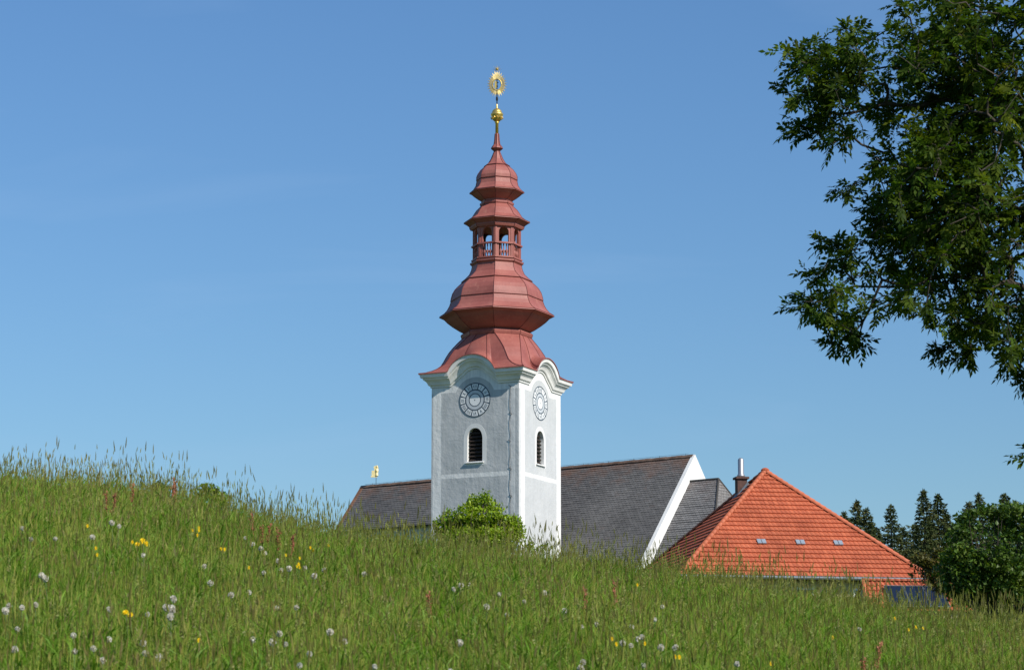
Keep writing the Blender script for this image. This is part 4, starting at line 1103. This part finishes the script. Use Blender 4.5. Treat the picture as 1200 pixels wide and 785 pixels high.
# ------------------------------------------------------------------ meadow grass
m_grass = leaf_mat('meadow grass blades', [(.155, .245, .026), (.215, .315, .038), (.30, .35, .068)], .38, .55, trcol=(1.15, 1.2, .5))
def tuft_mesh(seed, nb, hmean, kind):
    r = np.random.default_rng(seed); V = []; C = []; Fq = []; base = 0
    def strip(p0, d, h, wd, col, segs=4, bend=.3, ht=None):
        nonlocal base
        a = r.uniform(0, 6.28); side = np.array([math.cos(a), math.sin(a), 0])
        for i in range(segs+1):
            t = i/segs; c = p0+np.array([d[0]*bend*t*t*h, d[1]*bend*t*t*h, h*(t-.22*bend*t*t)])
            ww = wd*(1-.9*t**1.6)
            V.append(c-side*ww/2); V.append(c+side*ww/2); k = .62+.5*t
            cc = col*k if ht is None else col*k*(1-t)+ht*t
            C.append(cc); C.append(cc)
        for i in range(segs): Fq.append((base+2*i, base+2*i+1, base+2*i+3, base+2*i+2))
        base += 2*(segs+1)
        return c
    def head(p, L, wd, col, n_=7):
        nonlocal base
        if n_ == 7:        # dense spike: two crossed spindles
            a0 = r.uniform(0, 3.14); tl = r.normal(0, .12, 2)*L
            for a in (a0, a0+1.57):
                sd = np.array([math.cos(a), math.sin(a), 0]); cc = col*r.uniform(.75, 1.15)
                for t, ww in ((0, .3), (.25, 1), (.6, .85), (1, .08)):
                    c = p+np.array([tl[0]*t, tl[1]*t, t*L]); V.append(c-sd*wd*ww*.5); V.append(c+sd*wd*ww*.5); C.append(cc); C.append(cc)
                for i in range(3): Fq.append((base+2*i, base+2*i+1, base+2*i+3, base+2*i+2))
                base += 8
            return
        for i in range(n_):
            t = i/n_; c = p+np.array([0, 0, t*L])+r.normal(0, wd*.35, 3)*(1-t*.6)
            a = r.uniform(0, 6.28); s = np.array([math.cos(a), math.sin(a), 0])*wd*(1-.65*t)*.6; up = np.array([r.normal(0, .3)*wd, r.normal(0, .3)*wd, L/n_*1.7])
            for q in (c-s, c-s*.2+up*.5 + s*1.2, c+up, c-s*1.1+up*.5): V.append(q); C.append(col*r.uniform(.7, 1.2))
            Fq.append((base, base+1, base+2, base+3)); base += 4
    for i in range(nb):
        a = r.uniform(0, 6.28); q = .17*math.sqrt(r.uniform()); p = np.array([q*math.cos(a), q*math.sin(a), -.03])
        a2 = a+r.normal(0, 1.2); d = np.array([math.cos(a2), math.sin(a2)])
        h = hmean*r.uniform(.5, 1.25)
        tone = r.uniform()
        if tone < .62: col = np.array([.85, 1.0, .8])*r.uniform(.6, 1.3)
        elif tone < .88: col = np.array([1.45, 1.15, 1.5])*r.uniform(.8, 1.45)
        else: col = np.array([.45, .7, .5])*r.uniform(.5, .9)
        strip(p, d, h, r.uniform(.004, .0095), col, bend=r.uniform(.03, .68)**2)
    for i in range(5):      # pale upright stems inside the sward
        a = r.uniform(0, 6.28); q = .17*math.sqrt(r.uniform()); strip(np.array([q*math.cos(a), q*math.sin(a), 0]), np.array([math.cos(a), math.sin(a)]), hmean*r.uniform(.8, 1.3), .006, np.array([1.5, 1.15, 1.7])*r.uniform(.9, 1.4), bend=r.uniform(.02, .15))
    ns = {'mix': 3, 'stalk': 9, 'leafy': 1}[kind]
    for i in range(ns):
        a = r.uniform(0, 6.28); q = .16*math.sqrt(r.uniform()); p = np.array([q*math.cos(a), q*math.sin(a), 0]); d = np.array([math.cos(a), math.sin(a)])
        h = hmean*r.uniform(1.1, 1.8)+(.15 if r.uniform() < .14 else 0); cs_ = np.array([1.2, 1.05, 1.3])*r.uniform(.7, 1.1)
        e = strip(p, d, h, .0038, cs_, bend=r.uniform(.02, .22))
        typ = r.uniform()
        if typ < .5: head(e-np.array([0, 0, .02]), r.uniform(.04, .11), .010, np.array([1.1, .72, 1.5])*r.uniform(.6, 1.0))     # purplish brown heads
        elif typ < .9: head(e-np.array([0, 0, .03]), r.uniform(.05, .13), .008, np.array([1.5, 1.05, 1.6])*r.uniform(.75, 1.05))   # straw heads
        else: head(e-np.array([0, 0, .03]), r.uniform(.07, .12), .014, np.array([1.5, 1.1, 2.3])*r.uniform(.6, .9), 12)         # loose panicles
    if kind == 'leafy':
        for i in range(16):      # broad herb leaves low in the sward
            a = r.uniform(0, 6.28); q = .14*math.sqrt(r.uniform()); p = np.array([q*math.cos(a), q*math.sin(a), r.uniform(.02, .2)])
            strip(p, np.array([math.cos(a), math.sin(a)]), r.uniform(.10, .18), .014, np.array([.8, 1.05, .6])*r.uniform(.7, 1.15), bend=r.uniform(.6, 1.3))
    return np.array(V), np.array(Fq), np.array(C)
tc = bpy.data.collections.new('grass_tufts')
specs = [('mix', 46, .23), ('mix', 50, .20), ('mix', 44, .25), ('stalk', 34, .24), ('leafy', 44, .20), ('leafy', 40, .22), ('mix', 48, .22), ('leafy', 40, .24), ('mix', 52, .19)]
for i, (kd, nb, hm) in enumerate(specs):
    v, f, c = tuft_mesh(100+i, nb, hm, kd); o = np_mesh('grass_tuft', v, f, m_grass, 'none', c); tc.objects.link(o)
def grass():
    r = np.random.default_rng(3); pts = []
    def band(y0, y1, dens, mar):
        area = 0; n_ = int((y1-y0)*((y0+y1)/2*.4+2*mar)*dens); Y = r.uniform(y0, y1, n_)
        hw = Y*.204+mar; X = r.uniform(-1, 1, n_)*hw; return X, Y
    xs = []; ys = []        # denser inside the slope the photo shows
    for y0, y1, dn, mar in ((6, 13, 16, 2.5), (13, 20, 42, 4.0), (20, 27, 42, 4.5), (27, 38, 40, 6), (38, 56, 10, 8)):
        X, Y = band(y0, y1, dn, mar); xs.append(X); ys.append(Y)
    X = np.concatenate(xs); Y = np.concatenate(ys); Z = terrain(X, Y)
    n_ = len(X); print('tufts', n_)
    me = bpy.data.meshes.new('meadow_grass'); me.vertices.add(n_); me.vertices.foreach_set('co', np.stack([X, Y, Z], 1).astype(np.float32).ravel())
    rot = me.attributes.new('rot', 'FLOAT_VECTOR', 'POINT'); rv = np.stack([r.normal(0, .10, n_), r.normal(.0, .10, n_), r.uniform(0, 6.28, n_)], 1).astype(np.float32); rot.data.foreach_set('vector', rv.ravel())
    patch = .5+.5*np.sin(X*.9+1.2*np.sin(Y*.4))*np.sin(Y*.7+X*.3)
    sc = me.attributes.new('scl', 'FLOAT', 'POINT'); sv_ = (r.uniform(.75, 1.25, n_)*(.88+.28*patch)).astype(np.float32); sc.data.foreach_set('value', sv_)
    me.materials.append(m_grass)
    o = bpy.data.objects.new('meadow_grass', me); COL.objects.link(o); tag(o, 'tall green meadow grass with purplish seed heads covering the slope', 'grass', kind='stuff')
    ng = bpy.data.node_groups.new('scatter', 'GeometryNodeTree')
    ng.interface.new_socket('Geometry', in_out='INPUT', socket_type='NodeSocketGeometry'); ng.interface.new_socket('Geometry', in_out='OUTPUT', socket_type='NodeSocketGeometry')
    gi = ng.nodes.new('NodeGroupInput'); go = ng.nodes.new('NodeGroupOutput'); ip = ng.nodes.new('GeometryNodeInstanceOnPoints'); ci = ng.nodes.new('GeometryNodeCollectionInfo')
    ci.inputs['Collection'].default_value = tc; ci.inputs['Separate Children'].default_value = True; ci.inputs['Reset Children'].default_value = True
    ip.inputs['Pick Instance'].default_value = True
    a1 = ng.nodes.new('GeometryNodeInputNamedAttribute'); a1.data_type = 'FLOAT_VECTOR'; a1.inputs[0].default_value = 'rot'
    a2 = ng.nodes.new('GeometryNodeInputNamedAttribute'); a2.data_type = 'FLOAT'; a2.inputs[0].default_value = 'scl'
    L = ng.links.new; L(gi.outputs[0], ip.inputs['Points']); L(ci.outputs[0], ip.inputs['Instance']); L(a1.outputs[0], ip.inputs['Rotation']); L(a2.outputs[0], ip.inputs['Scale']); L(ip.outputs[0], go.inputs[0])
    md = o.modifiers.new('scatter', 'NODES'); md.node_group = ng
grass()

# ------------------------------------------------------------------ flowers
m_fluff = leaf_mat('white dandelion fluff', [(.68, .65, .56), (.76, .73, .64), (.82, .79, .70)], .25, .9, tint=False, trcol=(1, 1, 1), spec=.05)
m_stem = flat('pale green stem', (.13, .17, .06), .6)
m_yellow = leaf_mat('yellow petals', [(.84, .56, .01), (.88, .64, .012), (.92, .70, .02)], .25, .6, tint=False, trcol=(1, 1, .6))
m_sorrel = leaf_mat('red sorrel seeds', [(.34, .13, .07), (.42, .16, .09), (.48, .21, .12)], .3, .7, tint=False, trcol=(1, .8, .7))
def clock_proto(name, seed, lab, rad=.024):
    r = np.random.default_rng(seed); root = empty(name); H = .31
    st = MB(); st.tube([(0, 0, -.02), (.01, 0, H*.5), (0, 0, H)], .0028, 5); st.build('stem', m_stem, root)
    n_ = 170; d = r.normal(size=(n_, 3)); d /= np.linalg.norm(d, axis=1)[:, None]
    if lab == 'worn': d = d[d[:, 0]+.5*d[:, 2] > -.35]; n_ = len(d)
    a = np.cross(d, r.normal(size=(n_, 3))); a /= np.linalg.norm(a, axis=1)[:, None]; b = np.cross(d, a); c = np.array([0, 0, H])
    rr = rad*r.uniform(.82, 1.05, n_)[:, None]; s = rad*.20
    tip = c+d*rr
    v = np.stack([tip-a*s-b*s*.2, tip+b*s, tip+a*s-b*s*.2, c+d*rr*.35], 1).reshape(-1, 3)
    rr_ = rad*.62; q_ = []
    for i in range(6):
        for j in range(8):
            a0, a1 = math.pi*i/6, math.pi*(i+1)/6; b0, b1 = math.pi*j/4, math.pi*(j+1)/4
            for a_, b_ in ((a0, b0), (a1, b0), (a1, b1), (a0, b1)): q_.append((rr_*math.sin(a_)*math.cos(b_), rr_*math.sin(a_)*math.sin(b_), H+rr_*math.cos(a_)))
    v = np.concatenate([v, np.array(q_)])
    np_mesh('seed_head', v, np.arange(len(v)).reshape(-1, 4), m_fluff, root)
    return root
clocks = [clock_proto('dandelion_clock', 1, 'full', .025), clock_proto('dandelion_clock', 4, 'full', .019), clock_proto('dandelion_clock', 2, 'worn', .021), clock_proto('dandelion_clock', 3, 'full', .022)]
CK = [(133, 611), (139, 616), (25, 616), (37, 628), (111, 624), (66, 628), (169, 646), (241, 660), (248, 682), (289, 627), (295, 639), (10, 703), (8, 715), (26, 712), (43, 706), (46, 676), (56, 677), (171, 715), (127, 712), (130, 745), (168, 751), (85, 762), (113, 760), (123, 771), (183, 772), (87, 747), (17, 732), (14, 764), (272, 696), (294, 694), (294, 750), (172, 761), (308, 642), (312, 646), (326, 658), (331, 663), (337, 666), (309, 670), (359, 665), (380, 665), (369, 674), (326, 710), (349, 711), (326, 744), (320, 755), (337, 752), (359, 765), (406, 752), (390, 743), (347, 778), (439, 781), (525, 782), (538, 684), (547, 683), (533, 693), (426, 673), (538, 755), (584, 697), (614, 700), (636, 696), (573, 712), (594, 718), (682, 729), (701, 727), (660, 712), (777, 707), (766, 721), (743, 732), (731, 752), (740, 754), (748, 749), (755, 744), (777, 758), (790, 759), (755, 775), (680, 773), (683, 780), (790, 757), (1007, 736), (865, 773), (196, 719), (200, 724), (203, 717), (198, 731), (204, 729), (195, 727)]
used = [False]*4
for i, (px, py) in enumerate(CK):
    g = on_ground(px, py, .34); k = i % 4
    o = clocks[k] if not used[k] else copy_thing(clocks[k]); used[k] = True
    big = 190 < px < 206 and py > 700
    s = random.uniform(.92, 1.08)*(1.25 if big else 1)
    o.location = g; o.scale = (s, s, s*1.04); o.rotation_euler = (random.uniform(-.06, .06), random.uniform(-.06, .06), random.uniform(0, 6))
    if big: tag(o, 'large white dandelion clock in the tight cluster low on the left meadow', 'dandelion', 'tight cluster of dandelion clocks')
    elif k == 2: tag(o, 'white dandelion clock with part of its seeds blown away, standing in the grass', 'dandelion', 'half blown dandelion clocks in the meadow')
    else: tag(o, 'full round white dandelion clock standing in the grass', 'dandelion', 'round dandelion clocks in the meadow')
def yellow_proto():
    r = np.random.default_rng(5); root = empty('yellow_flower'); H = .33
    st = MB(); st.tube([(0, 0, -.02), (.01, 0, H*.5), (0, 0, H)], .0025, 5); st.build('stem', m_stem, root)
    mb = MB()
    for ring_, (nn_, L, el) in enumerate(((12, .022, .25), (10, .018, .6), (7, .012, 1.0))):
        for i in range(nn_):
            a = 2*math.pi*i/nn_+ring_*.3; d = Vector((math.cos(a)*math.cos(el), math.sin(a)*math.cos(el), math.sin(el))); s = Vector((-math.sin(a), math.cos(a), 0))
            c = Vector((0, 0, H+.002*ring_)); w_ = .0042
            tl_ = Matrix.Translation((0, 0, H)) @ Matrix.Rotation(R(55), 4, 'X') @ Matrix.Translation((0, 0, -H))
            mb.add([tl_ @ p_ for p_ in (c, c+d*L*.7+s*w_, c+d*L, c+d*L*.7-s*w_)], [(0, 1, 2, 3)])
    mb.build('petals', m_yellow, root); return root
yp = yellow_proto(); YL = [(161, 639), (158, 637), (168, 634), (171, 637), (166, 636), (173, 640), (115, 644), (117, 651), (226, 622), (231, 622), (234, 619), (234, 628), (101, 619), (151, 720), (155, 721), (261, 645), (230, 752), (366, 643), (367, 647), (351, 655), (349, 662), (349, 666), (346, 664), (337, 652), (383, 640), (260, 644), (291, 667), (725, 757), (753, 756), (714, 751), (793, 771), (745, 686), (1073, 736), (1064, 738), (1080, 737), (1050, 725), (975, 748), (900, 780), (792, 771)]
for i, (px, py) in enumerate(YL):
    g = on_ground(px, py, .355); o = yp if i == 0 else copy_thing(yp); s = random.uniform(.8, 1.1)*(1.15 if px in (151, 155, 161, 168, 171) else .6)
    o.location = g; o.scale = (s, s, 1.08); o.rotation_euler = (random.uniform(.1, .7), random.uniform(-.2, .2), random.uniform(-.5, .5))
    o.rotation_euler = (random.uniform(.05, .15), random.uniform(-.06, .06), 0)
    tag(o, 'small yellow meadow flower on a thin stem in the grass', 'flower', 'yellow flowers in the meadow')
def sorrel_proto():
    r = np.random.default_rng(9); root = empty('sorrel'); H = .40
    st = MB(); st.tube([(0, 0, -.02), (.01, 0, H*.5), (0, 0, H)], .003, 5)
    cen = []
    for i in range(7):
        z = H*.55+i*.03; a = r.uniform(0, 6.28); e = Vector((math.cos(a)*.045*(1-i*.1), math.sin(a)*.045*(1-i*.1), z+.05)); st.tube([(0, 0, z), e], .0018, 4)
        for q in range(13): t = r.uniform(.1, 1); cen.append(Vector((0, 0, z)).lerp(e, t)+Vector(r.normal(0, .006, 3)))
    for q in range(14): cen.append(Vector((0, 0, H*r.uniform(.7, 1.04)))+Vector(r.normal(0, .006, 3)))
    st.build('stem', m_sorrel, root)
    v, f, c = leaf_cloud(np.array(cen), .019, r, stretch=1.5); np_mesh('seed_head', v, f, m_sorrel, root); return root
sp0 = sorrel_proto(); SR = [(204, 574), (206, 571), (201, 577), (159, 573), (127, 582), (132, 584), (309, 621), (313, 618), (323, 629), (341, 640), (298, 607), (509, 703), (686, 696), (720, 689), (1025, 767), (1013, 777)]
for i, (px, py) in enumerate(SR):
    g = on_ground(px, py, .38); o = sp0 if i == 0 else copy_thing(sp0); s = random.uniform(.75, 1.0)
    o.location = g; o.scale = (s, s, random.uniform(.95, 1.1)); o.rotation_euler = (random.uniform(-.1, .1), random.uniform(-.1, .1), random.uniform(0, 6))
    tag(o, 'reddish sorrel stalk with rusty seed head among the grass', 'sorrel', 'red sorrel stalks in the meadow')
